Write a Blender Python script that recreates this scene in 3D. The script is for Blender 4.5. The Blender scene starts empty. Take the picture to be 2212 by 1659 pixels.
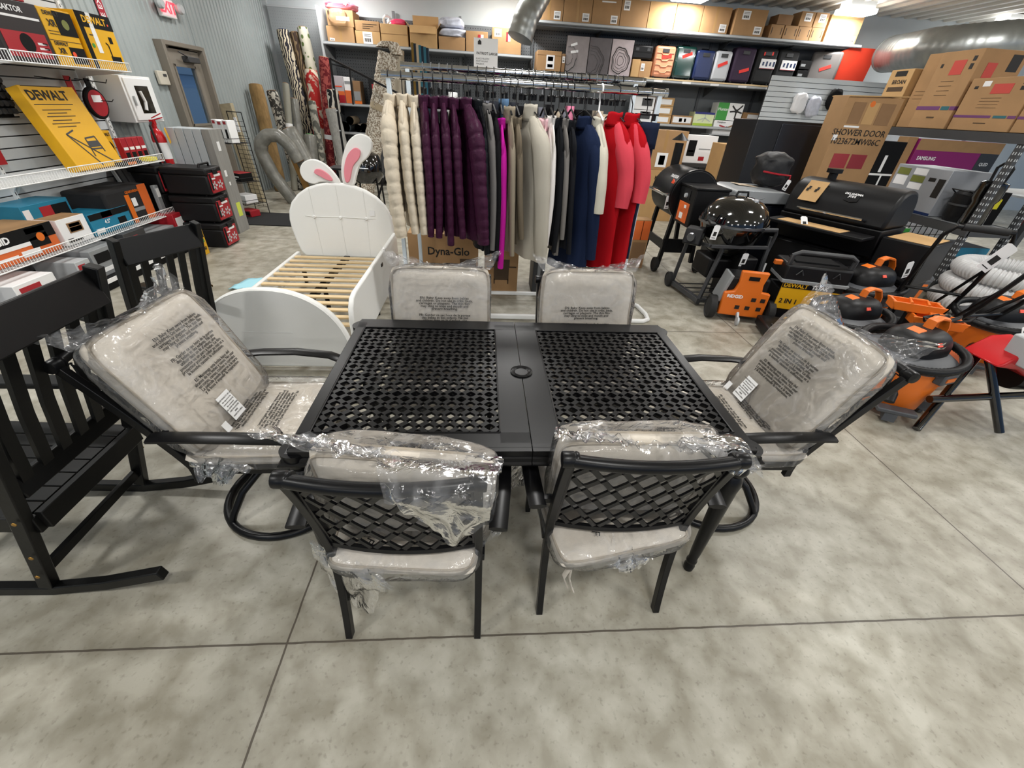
import bpy, math, random
from mathutils import Vector as V, Matrix as MX, noise
PI = math.pi
sc = bpy.context.scene
# ---------------------------------------------------------------- camera
pit, rol, yaw = 0.5926, 0.0619, 0.0937
cp, sp, cw, sw = math.cos(pit), math.sin(pit), math.cos(yaw), math.sin(yaw)
fw = V((sw*cp, cw*cp, -sp)); rt = V((cw, -sw, 0)); up = rt.cross(fw)
c_, s_ = math.cos(rol), math.sin(rol)
rt, up = c_*rt+s_*up, -s_*rt+c_*up
cam = bpy.data.objects.new('camera', bpy.data.cameras.new('camera')); sc.collection.objects.link(cam)
cam.data.sensor_width = 36.0; cam.data.lens = 887.77*36/2212; cam.data.clip_start = 0.02
cam.matrix_world = MX(((rt.x, up.x, -fw.x, -0.1672), (rt.y, up.y, -fw.y, -0.9285), (rt.z, up.z, -fw.z, 1.6117), (0, 0, 0, 1)))
sc.camera = cam
# ---------------------------------------------------------------- world, exposure
w = bpy.data.worlds.new('world'); sc.world = w; w.use_nodes = True
w.node_tree.nodes['Background'].inputs[0].default_value = (0.46, 0.72, 1.15, 1); w.node_tree.nodes['Background'].inputs[1].default_value = 0.3
sc.view_settings.view_transform = 'Standard'; sc.view_settings.look = 'None'; sc.view_settings.gamma = 1; sc.view_settings.exposure = 0.03
sc.cycles.transparent_max_bounces = 20; sc.cycles.max_bounces = 7; sc.cycles.diffuse_bounces = 4; sc.cycles.glossy_bounces = 3
LAMPS = [(x, y) for x in (-2.9, 0.35, 3.6, 6.85, 10.1) for y in (-5.1, -1.6, 1.95, 5.5, 9.05)]  # rightmost lamp column is added to brighten the dim far right wall
LAMP_W = 40
# ---------------------------------------------------------------- helpers
rnd = random.Random(7)
def lin(c):
    if isinstance(c, str): c = [int(c[i:i+2], 16)/255 for i in (0, 2, 4)]
    return [x/12.92 if x <= .04045 else ((x+.055)/1.055)**2.4 for x in c]+[1.0]
def mat(name, col, rough=.5, metal=0, spec=.5, nv=0, ns=8, bump=0, bs=60, emit=0, coat=0, stretch=None, col2=None, sheen=0):
    m = bpy.data.materials.new(name); m.use_nodes = True; t = m.node_tree; b = t.nodes['Principled BSDF']
    c = lin(col); b.inputs['Base Color'].default_value = c; b.inputs['Roughness'].default_value = rough
    b.inputs['Metallic'].default_value = metal; b.inputs['Specular IOR Level'].default_value = spec
    if coat: b.inputs['Coat Weight'].default_value = coat; b.inputs['Coat Roughness'].default_value = .06
    if sheen: b.inputs['Sheen Weight'].default_value = sheen
    if emit: b.inputs['Emission Color'].default_value = c; b.inputs['Emission Strength'].default_value = emit
    if nv or bump or col2:
        tc = t.nodes.new('ShaderNodeTexCoord'); mp = t.nodes.new('ShaderNodeMapping'); t.links.new(tc.outputs['Object'], mp.inputs[0])
        if stretch: mp.inputs['Scale'].default_value = stretch
        if nv or col2:
            n = t.nodes.new('ShaderNodeTexNoise'); n.inputs['Scale'].default_value = ns; n.inputs['Detail'].default_value = 6
            t.links.new(mp.outputs[0], n.inputs['Vector'])
            r = t.nodes.new('ShaderNodeValToRGB'); t.links.new(n.outputs[0], r.inputs[0]); t.links.new(r.outputs[0], b.inputs['Base Color'])
            if col2: a, z = c, lin(col2); r.color_ramp.elements[0].position = .45; r.color_ramp.elements[1].position = .55
            else: a, z = [x*(1-nv) for x in c[:3]]+[1], [min(1, x*(1+nv)) for x in c[:3]]+[1]; r.color_ramp.elements[0].position = .3; r.color_ramp.elements[1].position = .7
            r.color_ramp.elements[0].color = a; r.color_ramp.elements[1].color = z
        if bump:
            n2 = t.nodes.new('ShaderNodeTexNoise'); n2.inputs['Scale'].default_value = bs; n2.inputs['Detail'].default_value = 4
            t.links.new(mp.outputs[0], n2.inputs['Vector']); bp = t.nodes.new('ShaderNodeBump'); bp.inputs['Strength'].default_value = bump; bp.inputs['Distance'].default_value = .01
            t.links.new(n2.outputs[0], bp.inputs['Height']); t.links.new(bp.outputs[0], b.inputs['Normal'])
    return m
class MB:
    def __init__(s): s.v = []; s.f = []; s.m = []
    def add(s, vs, fs, m=0):
        o = len(s.v); s.v += [tuple(v) for v in vs]; s.f += [[i+o for i in f] for f in fs]; s.m += [m]*len(fs) if isinstance(m, int) else list(m); return s
    def box(s, c, d, r=None, m=0):
        h = V(d)/2; vs = [V((x*h.x, y*h.y, z*h.z)) for x in (-1, 1) for y in (-1, 1) for z in (-1, 1)]
        if r is not None:
            R = r if isinstance(r, MX) else rot(*r); vs = [R @ v for v in vs]
        c = V(c)
        # faces: left right front back bottom top
        return s.add([v+c for v in vs], [(0, 1, 3, 2), (4, 6, 7, 5), (0, 4, 5, 1), (2, 3, 7, 6), (0, 2, 6, 4), (1, 5, 7, 3)], m)
    def bar(s, a, b, wd, ht, upv=(0, 0, 1), m=0):
        a, b = V(a), V(b); d = b-a; L = d.length; x = d.normalized(); y = V(upv).cross(x)
        if y.length < 1e-4: y = V((0, 1, 0)).cross(x)
        y.normalize(); z = x.cross(y); R = MX((x, y, z)).transposed()
        return s.box((a+b)/2, (L, wd, ht), R, m)
    def tube(s, pts, r, n=8, closed=False, m=0, flat=None, upv=None):
        pts = [V(p) for p in pts]; k = len(pts); rs = r if isinstance(r, (list, tuple)) else [r]*k
        vs = []; nrm = None
        for i, p in enumerate(pts):
            a = pts[i-1] if (i or closed) else p; b = pts[(i+1) % k] if (i < k-1 or closed) else p
            t = (b-a).normalized() if (b-a).length > 1e-9 else V((0, 0, 1))
            if upv is not None: q = V(upv); nrm = q-t*q.dot(t)
            elif nrm is None:
                q = V((0, 0, 1)) if abs(t.z) < .9 else V((1, 0, 0)); nrm = q-t*q.dot(t)
            else: nrm = nrm-t*nrm.dot(t)
            nrm.normalize(); bi = t.cross(nrm)
            for j in range(n):
                A = 2*PI*j/n+(PI/n if flat else 0)
                x, y = math.cos(A)*rs[i], math.sin(A)*rs[i]
                if flat: x, y = x*flat[0], y*flat[1]
                vs.append(p+nrm*x+bi*y)
        fs = [(i*n+j, i*n+(j+1) % n, ((i+1) % k)*n+(j+1) % n, ((i+1) % k)*n+j) for i in range(k if closed else k-1) for j in range(n)]
        if not closed: fs += [tuple(range(n))[::-1], tuple((k-1)*n+j for j in range(n))]
        return s.add(vs, fs, m)
    def lathe(s, prof, c=(0, 0, 0), n=28, R=None, m=0):
        c = V(c); vs = []
        for r, z in prof:
            for j in range(n):
                v = V((r*math.cos(2*PI*j/n), r*math.sin(2*PI*j/n), z)); vs.append(c+(R @ v if R is not None else v))
        k = len(prof); fs = [(i*n+j, i*n+(j+1) % n, (i+1)*n+(j+1) % n, (i+1)*n+j) for i in range(k-1) for j in range(n)]
        if prof[0][0] > 1e-6: fs.append(tuple(range(n))[::-1])
        if prof[-1][0] > 1e-6: fs.append(tuple((k-1)*n+j for j in range(n)))
        return s.add(vs, fs, m)
    def prism(s, outl, dep, R=None, c=(0, 0, 0), m=0):
        # outline in local x,z ; thickness along local y, centred
        c = V(c); n = len(outl); vs = []
        for y in (-dep/2, dep/2):
            for x, z in outl:
                v = V((x, y, z)); vs.append(c+(R @ v if R is not None else v))
        fs = [tuple(range(n)), tuple(range(2*n-1, n-1, -1))]+[(i, n+i, n+(i+1) % n, (i+1) % n) for i in range(n)]
        return s.add(vs, fs, m)
    def grid(s, nu, nv, fn, cu=False, m=0):
        vs = [fn(i/(nu if cu else nu-1), j/(nv-1)) for j in range(nv) for i in range(nu)]
        fs = [(j*nu+i, j*nu+(i+1) % nu, (j+1)*nu+(i+1) % nu, (j+1)*nu+i) for j in range(nv-1) for i in range(nu if cu else nu-1)]
        return s.add(vs, fs, m)
def rot(x=0, y=0, z=0): return MX.Rotation(z, 3, 'Z') @ MX.Rotation(y, 3, 'Y') @ MX.Rotation(x, 3, 'X')
def obj(name, mb, mats, parent=None, bev=0, sub=0, ang=35, loc=None, solid=0):
    me = bpy.data.meshes.new(name); me.from_pydata(mb.v, [], mb.f)
    ml = mats if isinstance(mats, (list, tuple)) else [mats]
    for q in ml: me.materials.append(q)
    if len(ml) > 1: me.polygons.foreach_set('material_index', mb.m)
    me.validate(); me.shade_smooth(); me.set_sharp_from_angle(angle=math.radians(ang)); me.update()
    o = bpy.data.objects.new(name, me); sc.collection.objects.link(o)
    if parent is not None: o.parent = parent
    if loc is not None: o.location = loc
    if bev: q = o.modifiers.new('bevel', 'BEVEL'); q.width = bev; q.segments = 2; q.limit_method = 'ANGLE'; q.angle_limit = math.radians(40)
    if solid: q = o.modifiers.new('solid', 'SOLIDIFY'); q.thickness = solid; q.offset = 0
    if sub: q = o.modifiers.new('sub', 'SUBSURF'); q.levels = sub; q.render_levels = sub
    return o
def tag(o, label, cat, group=None):
    o['label'] = label; o['category'] = cat
    if group: o['group'] = group
    return o
def thing(name, label, cat, loc=(0, 0, 0), rz=0, group=None):
    o = bpy.data.objects.new(name, None); sc.collection.objects.link(o); o.empty_display_size = .1
    o.location = loc; o.rotation_euler = (0, 0, rz); return tag(o, label, cat, group)
def struct(name, mb, m, **k):
    o = obj(name, mb, m, **k); o['kind'] = 'structure'; return o
def copy_thing(root, label, loc=None, rz=None):
    r = root.copy(); sc.collection.objects.link(r); r['label'] = label
    if loc is not None: r.location = loc
    if rz is not None: r.rotation_euler = (0, 0, rz)
    for ch in list(root.children):
        c = ch.copy(); sc.collection.objects.link(c); c.parent = r
        for g in list(ch.children):
            d = g.copy(); sc.collection.objects.link(d); d.parent = c
    return r
def text(s, size, m, parent, loc, R=(PI/2, 0, 0), name='printed_lettering', align='CENTER', bold=0, wide=1, ital=0, ls=1):
    cu = bpy.data.curves.new('t', 'FONT'); cu.body = s; cu.size = size; cu.align_x = align; cu.align_y = 'CENTER'; cu.extrude = .0004
    cu.offset = bold*size; cu.shear = ital; cu.space_line = ls; cu.resolution_u = 2
    o = bpy.data.objects.new('t', cu); sc.collection.objects.link(o)
    me = bpy.data.meshes.new_from_object(o); bpy.data.objects.remove(o)
    me.materials.clear(); me.materials.append(m); me.name = name
    o = bpy.data.objects.new(name, me); sc.collection.objects.link(o); o.parent = parent; o.location = loc; o.rotation_euler = R; o.scale = (wide, 1, 1)
    return o
def nz(p, f, seed=0): return noise.noise(V(p)*f+V((seed*7.3, seed*3.1, seed*1.7)))
# ---------------------------------------------------------------- materials
BLK = mat('black_powdercoat', '0c0c0e', .34, 0, .3)
BLKS = mat('black_satin_wood', '0a0a0a', .4, 0, .3, bump=.05, bs=25)
BPL = mat('black_plastic', '121214', .45, 0, .3, bump=.05, bs=150)
BMAT = mat('black_matte', '0f0f10', .7, 0, .2)
BGL = mat('black_gloss_enamel', '0a0a0b', .07, coat=1)
DGR = mat('dark_grey_metal', '3a3b3d', .5); DGP = mat('grey_plastic', '4a4c50', .5)
GRY = mat('grey_paint', '8b8e90', .5); LGR = mat('light_grey_paint', 'b9bdbf', .5)
WHT = mat('white_paint', 'ecedec', .4); WHP = mat('white_paper', 'f0f0f0', .6); WFAB = mat('white_leatherette', 'f1f1ee', .38, bump=.04, bs=200)
CHR = mat('chrome', 'c9ccd0', .12, 1); STL = mat('brushed_steel', '8a8d92', .32, 1); GALV = mat('galvanised_steel', 'a7aaa8', .38, .85, nv=.12, ns=5)
CARD = mat('cardboard', 'a8835a', .8, nv=.07, ns=5, bump=.06, bs=20); CARD2 = mat('cardboard_pale', 'c09a68', .8, nv=.06, ns=5, bump=.06, bs=20)
CARD3 = mat('cardboard_dark', '8d6c4b', .8, nv=.07, ns=5); TAPE = mat('packing_tape', 'b08b5c', .25)
YEL = mat('yellow_carton', 'e5ad12', .45, nv=.05, ns=3); ORG = mat('orange_plastic', 'e0701c', .42, bump=.03, bs=90); ORC = mat('orange_carton', 'd9682c', .5)
TEAL = mat('teal_carton', '1f7fa0', .45); RED = mat('red_carton', 'a81f2a', .42); REDL = mat('red_gloss', 'c01c22', .25); REDF = mat('red_canvas', 'c8300f', .7)
ORS = mat('orange_sticker', 'f4532b', .5); PNK = mat('pink', 'ee8f9c', .5); PNKB = mat('pink_bag', 'e98aa0', .3); MAG = mat('magenta_carton', '8e1e6a', .45); PUR = mat('purple_strip', '6b3a6e', .5)
GRN = mat('green_carton', '3f9a3f', .45); OLV = mat('olive_print', '767c3c', .5); NAVY = mat('navy_gloss', '22335c', .22); NVC = mat('navy_print', '2c2f7a', .4)
INK = mat('black_ink', '1a1714', .6); BINK = mat('brown_ink', '4d3a26', .7); GINK = mat('grey_ink', '5b5854', .6); WINK = mat('white_ink', 'f4f4f4', .6)
SLAT = mat('pine_slat', 'e2c79a', .55, nv=.1, ns=6, stretch=(1, 12, 12)); CUSH = mat('cushion_linen', 'd3cabd', .9, nv=.05, ns=60, bump=.12, bs=350, sheen=.2)
PIP = mat('cushion_piping', 'b3a898', .9); RUB = mat('rubber', '1b1b1b', .75); BRS = mat('brass', 'b48a45', .35, 1); TAUP = mat('wood_panel_grey', '8f8e8a', .6, nv=.12, ns=4, stretch=(6, 6, .6))
def film():
    m = bpy.data.materials.new('clear_plastic_film'); m.use_nodes = True; t = m.node_tree; t.nodes.clear()
    out = t.nodes.new('ShaderNodeOutputMaterial'); tr = t.nodes.new('ShaderNodeBsdfTransparent'); gl = t.nodes.new('ShaderNodeBsdfGlossy'); df = t.nodes.new('ShaderNodeBsdfTranslucent'); d2 = t.nodes.new('ShaderNodeBsdfDiffuse')
    tr.inputs[0].default_value = (.97, .975, .98, 1); gl.inputs['Roughness'].default_value = .13; df.inputs[0].default_value = (.95, .96, 1, 1); d2.inputs[0].default_value = (.95, .96, 1, 1)
    tc = t.nodes.new('ShaderNodeTexCoord'); n = t.nodes.new('ShaderNodeTexNoise'); n.inputs['Scale'].default_value = 9; n.inputs['Detail'].default_value = 4; n.inputs['Distortion'].default_value = 1.5
    t.links.new(tc.outputs['Object'], n.inputs['Vector']); bp = t.nodes.new('ShaderNodeBump'); bp.inputs['Strength'].default_value = .6; bp.inputs['Distance'].default_value = .02
    t.links.new(n.outputs[0], bp.inputs['Height']); t.links.new(bp.outputs[0], gl.inputs['Normal'])
    fr = t.nodes.new('ShaderNodeFresnel'); fr.inputs[0].default_value = 1.3; t.links.new(bp.outputs[0], fr.inputs['Normal'])
    md = t.nodes.new('ShaderNodeMath'); md.operation = 'MULTIPLY_ADD'; t.links.new(fr.outputs[0], md.inputs[0]); md.inputs[1].default_value = 1.0; md.inputs[2].default_value = .02; md.use_clamp = True
    m0 = t.nodes.new('ShaderNodeMixShader'); m0.inputs[0].default_value = .5; t.links.new(df.outputs[0], m0.inputs[1]); t.links.new(d2.outputs[0], m0.inputs[2])
    m1 = t.nodes.new('ShaderNodeMixShader');  t.links.new(tr.outputs[0], m1.inputs[1]); t.links.new(m0.outputs[0], m1.inputs[2])
    n3 = t.nodes.new('ShaderNodeTexNoise'); n3.inputs['Scale'].default_value = 5; n3.inputs['Detail'].default_value = 2; n3.inputs['Distortion'].default_value = 1.2; t.links.new(tc.outputs['Object'], n3.inputs['Vector'])
    rp = t.nodes.new('ShaderNodeValToRGB'); t.links.new(n3.outputs[0], rp.inputs[0]); e = rp.color_ramp.elements; e[0].position = .46; e[0].color = (.07, .07, .07, 1); e[1].position = .5; e[1].color = (.2, .2, .2, 1); q = e.new(.54); q.color = (.07, .07, .07, 1); t.links.new(rp.outputs[0], m1.inputs[0])
    m2 = t.nodes.new('ShaderNodeMixShader'); t.links.new(md.outputs[0], m2.inputs[0]); t.links.new(m1.outputs[0], m2.inputs[1]); t.links.new(gl.outputs[0], m2.inputs[2]); t.links.new(m2.outputs[0], out.inputs[0])
    return m
FILM = film()
# ---------------------------------------------------------------- room shell
def floor_mat():
    m = mat('polished_concrete', 'b5b2a6', .42); t = m.node_tree; b = t.nodes['Principled BSDF']; L = t.links.new
    g = t.nodes.new('ShaderNodeNewGeometry'); sx = t.nodes.new('ShaderNodeSeparateXYZ'); L(g.outputs['Position'], sx.inputs[0])
    def noi(sc_, det, dist=0):
        n = t.nodes.new('ShaderNodeTexNoise'); n.inputs['Scale'].default_value = sc_; n.inputs['Detail'].default_value = det; n.inputs['Distortion'].default_value = dist; L(g.outputs['Position'], n.inputs['Vector']); return n.outputs[0]
    def mth(op, a, b_=None, c=None):
        n = t.nodes.new('ShaderNodeMath'); n.operation = op
        for i, q in enumerate((a, b_, c)):
            if q is None: continue
            if isinstance(q, (int, float)): n.inputs[i].default_value = q
            else: L(q, n.inputs[i])
        return n.outputs[0]
    def ramp(src, stops):
        r = t.nodes.new('ShaderNodeValToRGB'); L(src, r.inputs[0]); e = r.color_ramp.elements
        for i, (p, c) in enumerate(stops):
            q = e[i] if i < 2 else e.new(p)
            q.position = p; q.color = lin(c)
        return r.outputs[0]
    def mix(f, a, c, mode='MIX'):
        n = t.nodes.new('ShaderNodeMix'); n.data_type = 'RGBA'; n.blend_type = mode
        for q, k in ((f, 0), (a, 6), (c, 7)):
            if isinstance(q, (int, float)): n.inputs[k].default_value = q
            elif isinstance(q, list): n.inputs[k].default_value = q
            else: L(q, n.inputs[k])
        return n.outputs[2]
    big = ramp(noi(1.1, 7, .2), [(.3, '9f9a8c'), (.7, 'c3c0b4')])
    fine = ramp(noi(9, 10, .25), [(.35, 'c0bcb2'), (.65, 'ffffff')])
    col = mix(.75, big, fine, 'MULTIPLY')
    sp_ = ramp(noi(60, 4), [(.3, 'a8a59c'), (.42, 'ffffff')]); col = mix(.35, col, sp_, 'MULTIPLY')
    wob = mth('MULTIPLY_ADD', noi(14, 3), .005, -.0025)
    def seam(ax, x0, per):
        q = mth('ADD', sx.outputs[ax], wob); q = mth('SUBTRACT', q, x0-per*20); q = mth('MODULO', q, per)
        q = mth('SUBTRACT', q, per/2); q = mth('ABSOLUTE', q); q = mth('SUBTRACT', per/2, q); return q
    d = mth('MINIMUM', seam(0, -.838, 3.02), seam(1, -.195, 2.525))
    line = mth('LESS_THAN', d, .0036)
    halo = mth('SUBTRACT', 1, mth('MINIMUM', mth('DIVIDE', d, .03), 1))
    col = mix(mth('MULTIPLY', halo, .16), col, lin('6d675c')); col = mix(mth('MULTIPLY', line, .85), col, lin('453c33'))
    L(col, b.inputs['Base Color'])
    ro = t.nodes.new('ShaderNodeMapRange'); L(noi(3, 5), ro.inputs[0]); ro.inputs[3].default_value = .3; ro.inputs[4].default_value = .55; L(ro.outputs[0], b.inputs['Roughness'])
    bp = t.nodes.new('ShaderNodeBump'); bp.inputs['Strength'].default_value = .4; bp.inputs['Distance'].default_value = .004; L(mth('SUBTRACT', 1, line), bp.inputs['Height']); L(bp.outputs[0], b.inputs['Normal'])
    return m
struct('floor', MB().box((4.5, 2, -.05), (20, 20, .1)), floor_mat())
WALLM = mat('corrugated_wall_paint', 'a0a8a8', .5, nv=.05, ns=3); WALLW = mat('white_wall', 'c9d0d2', .7, nv=.04, ns=2); CEILM = mat('ceiling_metal', 'e0ddd4', .5)
def corrug_wall(name, y0, y1, z0, z1):
    b = MB(); ys = []; p = .1; k = math.floor(y0/p)
    while k*p < y1:
        for a, d in ((0, 0), (.03, 0), (.042, .013), (.072, .013), (.084, 0)):
            y = k*p+a
            if y0 <= y <= y1: ys.append((y, d))
        k += 1
    ys = [(y0, 0)]+ys+[(y1, 0)]
    n = len(ys); vs = [(-4.4-(0 if 0 else 0)+d-.013, y, z) for z in (z0, z1) for y, d in ys]+[(-4.5, y, z) for z in (z0, z1) for y in (y0, y1)]
    fs = [(i, i+1, n+i+1, n+i) for i in range(n-1)]+[(2*n, 2*n+2, 2*n+3, 2*n+1), (0, n, 2*n+2, 2*n), (n-1, 2*n+1, 2*n+3, 2*n-1)]
    return struct(name, b.add(vs, fs), WALLM, ang=20)
corrug_wall('wall_left', -4, 6.2, 0, 3.6); corrug_wall('wall_left', 7.17, 10, 0, 3.6); corrug_wall('wall_left', 6.2, 7.17, 2.1, 3.6)
struct('wall_back', MB().box((5, 10.05, 1.8), (19, .1, 3.6)), WALLW)
b = MB()
for k in range(62):
    x = -4.4+k*.3
    b.add([(x+e, y, 3.6-d) for y in (-6, 10) for e, d in ((0, 0), (.1, 0), (.13, .04), (.2, .04), (.23, 0), (.3, 0))], [(i, i+1, 7+i, 6+i) for i in range(5)])
b.box((4.8, 2, 3.66), (19, 16, .1)); struct('ceiling', b, CEILM, ang=20)
# trim along the left wall corner and between wall panels
struct('trim_1', MB().box((-4.36, 9.97, 1.8), (.08, .06, 3.6)), LGR)
# door with its window
DOORM = mat('taupe_door_paint', '8a8378', .5); FRM = mat('taupe_frame_paint', '7e776c', .5)
fr = MB()
for y in (6.22, 7.14): fr.box((-4.38, y, 1.05), (.16, .06, 2.1))
fr.box((-4.38, 6.68, 2.08), (.16, .86, .05)); struct('trim_2', fr, FRM, bev=.004)
dr = MB(); dr.box((-4.4, 6.34, 1.02), (.05, .17, 2.04)); dr.box((-4.4, 7.0, 1.02), (.05, .2, 2.04)); dr.box((-4.4, 6.66, .58), (.05, .47, 1.16)); dr.box((-4.4, 6.66, 1.955), (.05, .47, .2)).box((-4.4, 6.68, 2.045), (.05, .88, .03))
dr = struct('door_1', dr, DOORM)
wf = MB()
for y in (6.42, 6.905): wf.box((-4.37, y, 1.5), (.02, .03, .72))
for z in (1.15, 1.85): wf.box((-4.37, 6.66, z), (.02, .5, .03))
obj('window_frame', wf, FRM, dr)
obj('door_closer', MB().box((-4.33, 6.8, 1.93), (.09, .28, .07)).bar((-4.3, 6.7, 1.95), (-4.28, 6.45, 2.0), .02, .015), DGR, dr, bev=.008)
GLASSV = mat('glass_pane', 'd8e4ea', .03); GLASSV.node_tree.nodes['Principled BSDF'].inputs['Transmission Weight'].default_value = 1; GLASSV.node_tree.nodes['Principled BSDF'].inputs['IOR'].default_value = 1.0
struct('window_1', MB().box((-4.395, 6.66, 1.5), (.006, .47, .7)), GLASSV)
# yard seen through the door pane
struct('ground_outside', MB().box((-15, 12, -.08), (19, 30, .1)), mat('asphalt', 'aab0b6', .8, nv=.15, ns=3))
t = thing('neighbour_building', 'pale blue grey building outside seen through the door window', 'building', (-13, 22, -.03))
k = MB().box((0, 0, 1.0), (4, 14, 2.0))
for i in range(9): k.box((2.01, 0, .2+i*.22), (.03, 14, .03))
obj('wall', k, mat('siding_blue', 'e3ecf5', .6), t); obj('roof', MB().prism([(-2.3, 2.0), (2.3, 2.0), (0, 2.5)], 14.4), LGR, t); obj('shutter', MB().box((2.03, -3, .8), (.03, 2.4, 1.6)), WHT, t)
# red exit sign, arrow sign, thermostat, cabinet, extinguisher
t = thing('exit_sign', 'lit red exit sign with white housing high above the door', 'sign', (-4.39, 6.62, 2.36))
obj('housing', MB().box((.03, 0, .1), (.05, .32, .2)), WHT, t, bev=.01); EXR = mat('exit_red', 'ff2b3a', .5, emit=2.2); obj('face_panel', MB().box((.056, 0, .1), (.004, .28, .16)), mat('exit_face', 'f3bcc0', .5, emit=.5), t)
text('EXIT', .17, EXR, t, (.0595, 0, .1), (PI/2, 0, PI/2), bold=.03)
for s in (-1, 1): obj('lamp_head', MB().lathe([(0, 0), (.05, .01), (.06, .05), (.045, .08), (0, .082)], (.05, s*.21, .12), 16, rot(0, PI/2, 0)), LGR, t)
t = thing('extinguisher_arrow_sign', 'tall narrow red arrow sign on the corrugated wall above the white cabinet', 'sign', (-4.39, 5.42, 1.95))
obj('panel', MB().prism([(-.05, .12), (0, 0), (.05, .12), (.05, .95), (-.05, .95)], .004, rot(0, 0, PI/2), (.004, 0, 0)), mat('sign_red', 'a3142c', .4), t)
text('FIRE EXTINGUISHER', .085, WINK, t, (.007, 0, .52), (PI/2, -PI/2, PI/2), bold=.01)
obj('printed_arrow', MB().prism([(-.025, .09), (0, .03), (.025, .09)], .002, rot(0, 0, PI/2), (.007, 0, 0)), WINK, t)
t = thing('thermostat', 'small beige thermostat box on the wall beside the door frame', 'thermostat', (-4.39, 6.07, 1.62))
obj('case', MB().box((.02, 0, .07), (.04, .2, .15)), mat('beige_plastic', 'c9c3b4', .5), t, bev=.008); obj('display', MB().box((.042, .03, .1), (.003, .07, .03)), DGR, t)
t = thing('defibrillator_cabinet', 'white metal wall cabinet with a small dark window in its door', 'cabinet', (-4.39, 5.1, 1.24))
obj('body', MB().box((.15, 0, .22), (.3, .5, .44)), WHT, t, bev=.006); d = obj('cabinet_door', MB().box((.305, 0, .22), (.02, .44, .4)), WHT, t, bev=.006)
obj('window_pane', MB().box((.316, .02, .22), (.003, .22, .26)), BGL, d); obj('handle', MB().box((.325, -.17, .21), (.02, .02, .09)), LGR, d, bev=.004)
obj('device', MB().tube([(.318, -.03, .12), (.318, .0, .2), (.318, -.03, .3)], .018, 8), WHT, d)
t = thing('fire_extinguisher', 'red fire extinguisher hung in front of the grey upright panels', 'fire extinguisher', (-3.97, 4.94, .70))
obj('cylinder', MB().lathe([(.06, 0), (.07, .02), (.07, .4), (.055, .46), (.025, .49), (.025, .53), (0, .53)], n=24), REDL, t); obj('label_band', MB().lathe([(.0705, .18), (.0712, .19), (.0712, .34), (.0705, .35)], n=24), WHP, t)
obj('valve', MB().box((0, 0, .55), (.05, .04, .05)).bar((0, 0, .57), (.1, .04, .6), .02, .012).bar((0, 0, .59), (.09, .05, .64), .02, .01), REDL, t); obj('hose', MB().tube([(0, -.03, .55), (.02, -.1, .52), (.03, -.1, .3), (.03, -.09, .1)], .012), RUB, t)
obj('bracket', MB().box((0, .08, .3), (.03, .06, .2)), DGR, t)
obj('tag', MB().box((.1, .02, .42), (.003, .06, .16), (.3, 0, .3)), YEL, t)
# ceiling lamps
LEDM = mat('led_diffuser', 'ffffff', .4, emit=8)
lamp0 = None
for x, y in LAMPS:
    if lamp0 is None:
        lamp0 = thing('ceiling_light', 'square white LED light fixed under the corrugated ceiling', 'ceiling light', (x, y, 3.42), 0, 'ceiling lights')
        obj('housing', MB().box((0, 0, .1), (.5, .3, .1)), WHT, lamp0, bev=.01); obj('diffuser', MB().box((0, 0, .01), (.6, .36, .08)), LEDM, lamp0, bev=.015)
        l = bpy.data.lights.new('lamp', 'AREA'); l.shape = 'RECTANGLE'; l.size = .56; l.size_y = .3; l.energy = LAMP_W; l.color = (1, .985, .955)
        lo = bpy.data.objects.new('lamp', l); sc.collection.objects.link(lo); lo.parent = lamp0; lo.location = (0, 0, -.04)
    else: copy_thing(lamp0, lamp0['label'], (x, y, 3.42))
# ducts
def duct(label, pts, r, loc):
    t = thing('air_duct', label, 'duct', loc); P = []; rs = []
    for i in range(len(pts)-1):
        A, B = V(pts[i]), V(pts[i+1]); n = max(2, int((B-A).length/.03))
        for q in range(n): P.append(A.lerp(B, q/n)); rs.append(r+(.006 if len(P) % 4 == 0 else 0))
    obj('pipe', MB().tube(P, rs, 32), GALV, t, ang=60); A, B = V(pts[0]), V(pts[1])
    obj('end_ring', MB().lathe([(r*.97, -.02), (r+.012, -.02), (r+.012, .03), (r*.97, .03)], A, 32, (B-A).to_track_quat('Z', 'Y').to_matrix()), GALV, t); return t
duct('round galvanised duct hanging above the pegboard shelving in the middle', [(0, 0, 0), (.1, .05, .3), (.3, .2, .62), (.45, .3, .98)], .22, (.5, 8.7, 2.66))
duct('long grey spiral duct under the ceiling at the right edge', [(.5, 1.8, .05), (.2, 1.0, 0), (.12, .5, 0), (.25, .15, 0), (.6, -.15, .03), (1.2, -.4, .07), (4, -1.9, .3)], .29, (7.45, 7.3, 2.82))
# black mat by the rugs
tag(obj('floor_mat', MB().box((-3.35, 5.88, .006), (.95, .78, .012)), mat('mat_black', '1d1d1e', .95, bump=.3, bs=200)), 'black rubber mat on the floor before the rolled rugs', 'mat')
tag(obj('plastic_towel', MB().grid(9, 7, lambda u, v: (-2.6+.34*u+.05*v, 3.02+.3*v+.03*u, .012+.025*abs(nz((u*3, v*3, 0), 1.3)))), mat('light_blue_cloth', 'a9e0ee', .6), solid=.004), 'light blue cloth crumpled on the floor beside the white bed', 'cloth')
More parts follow.
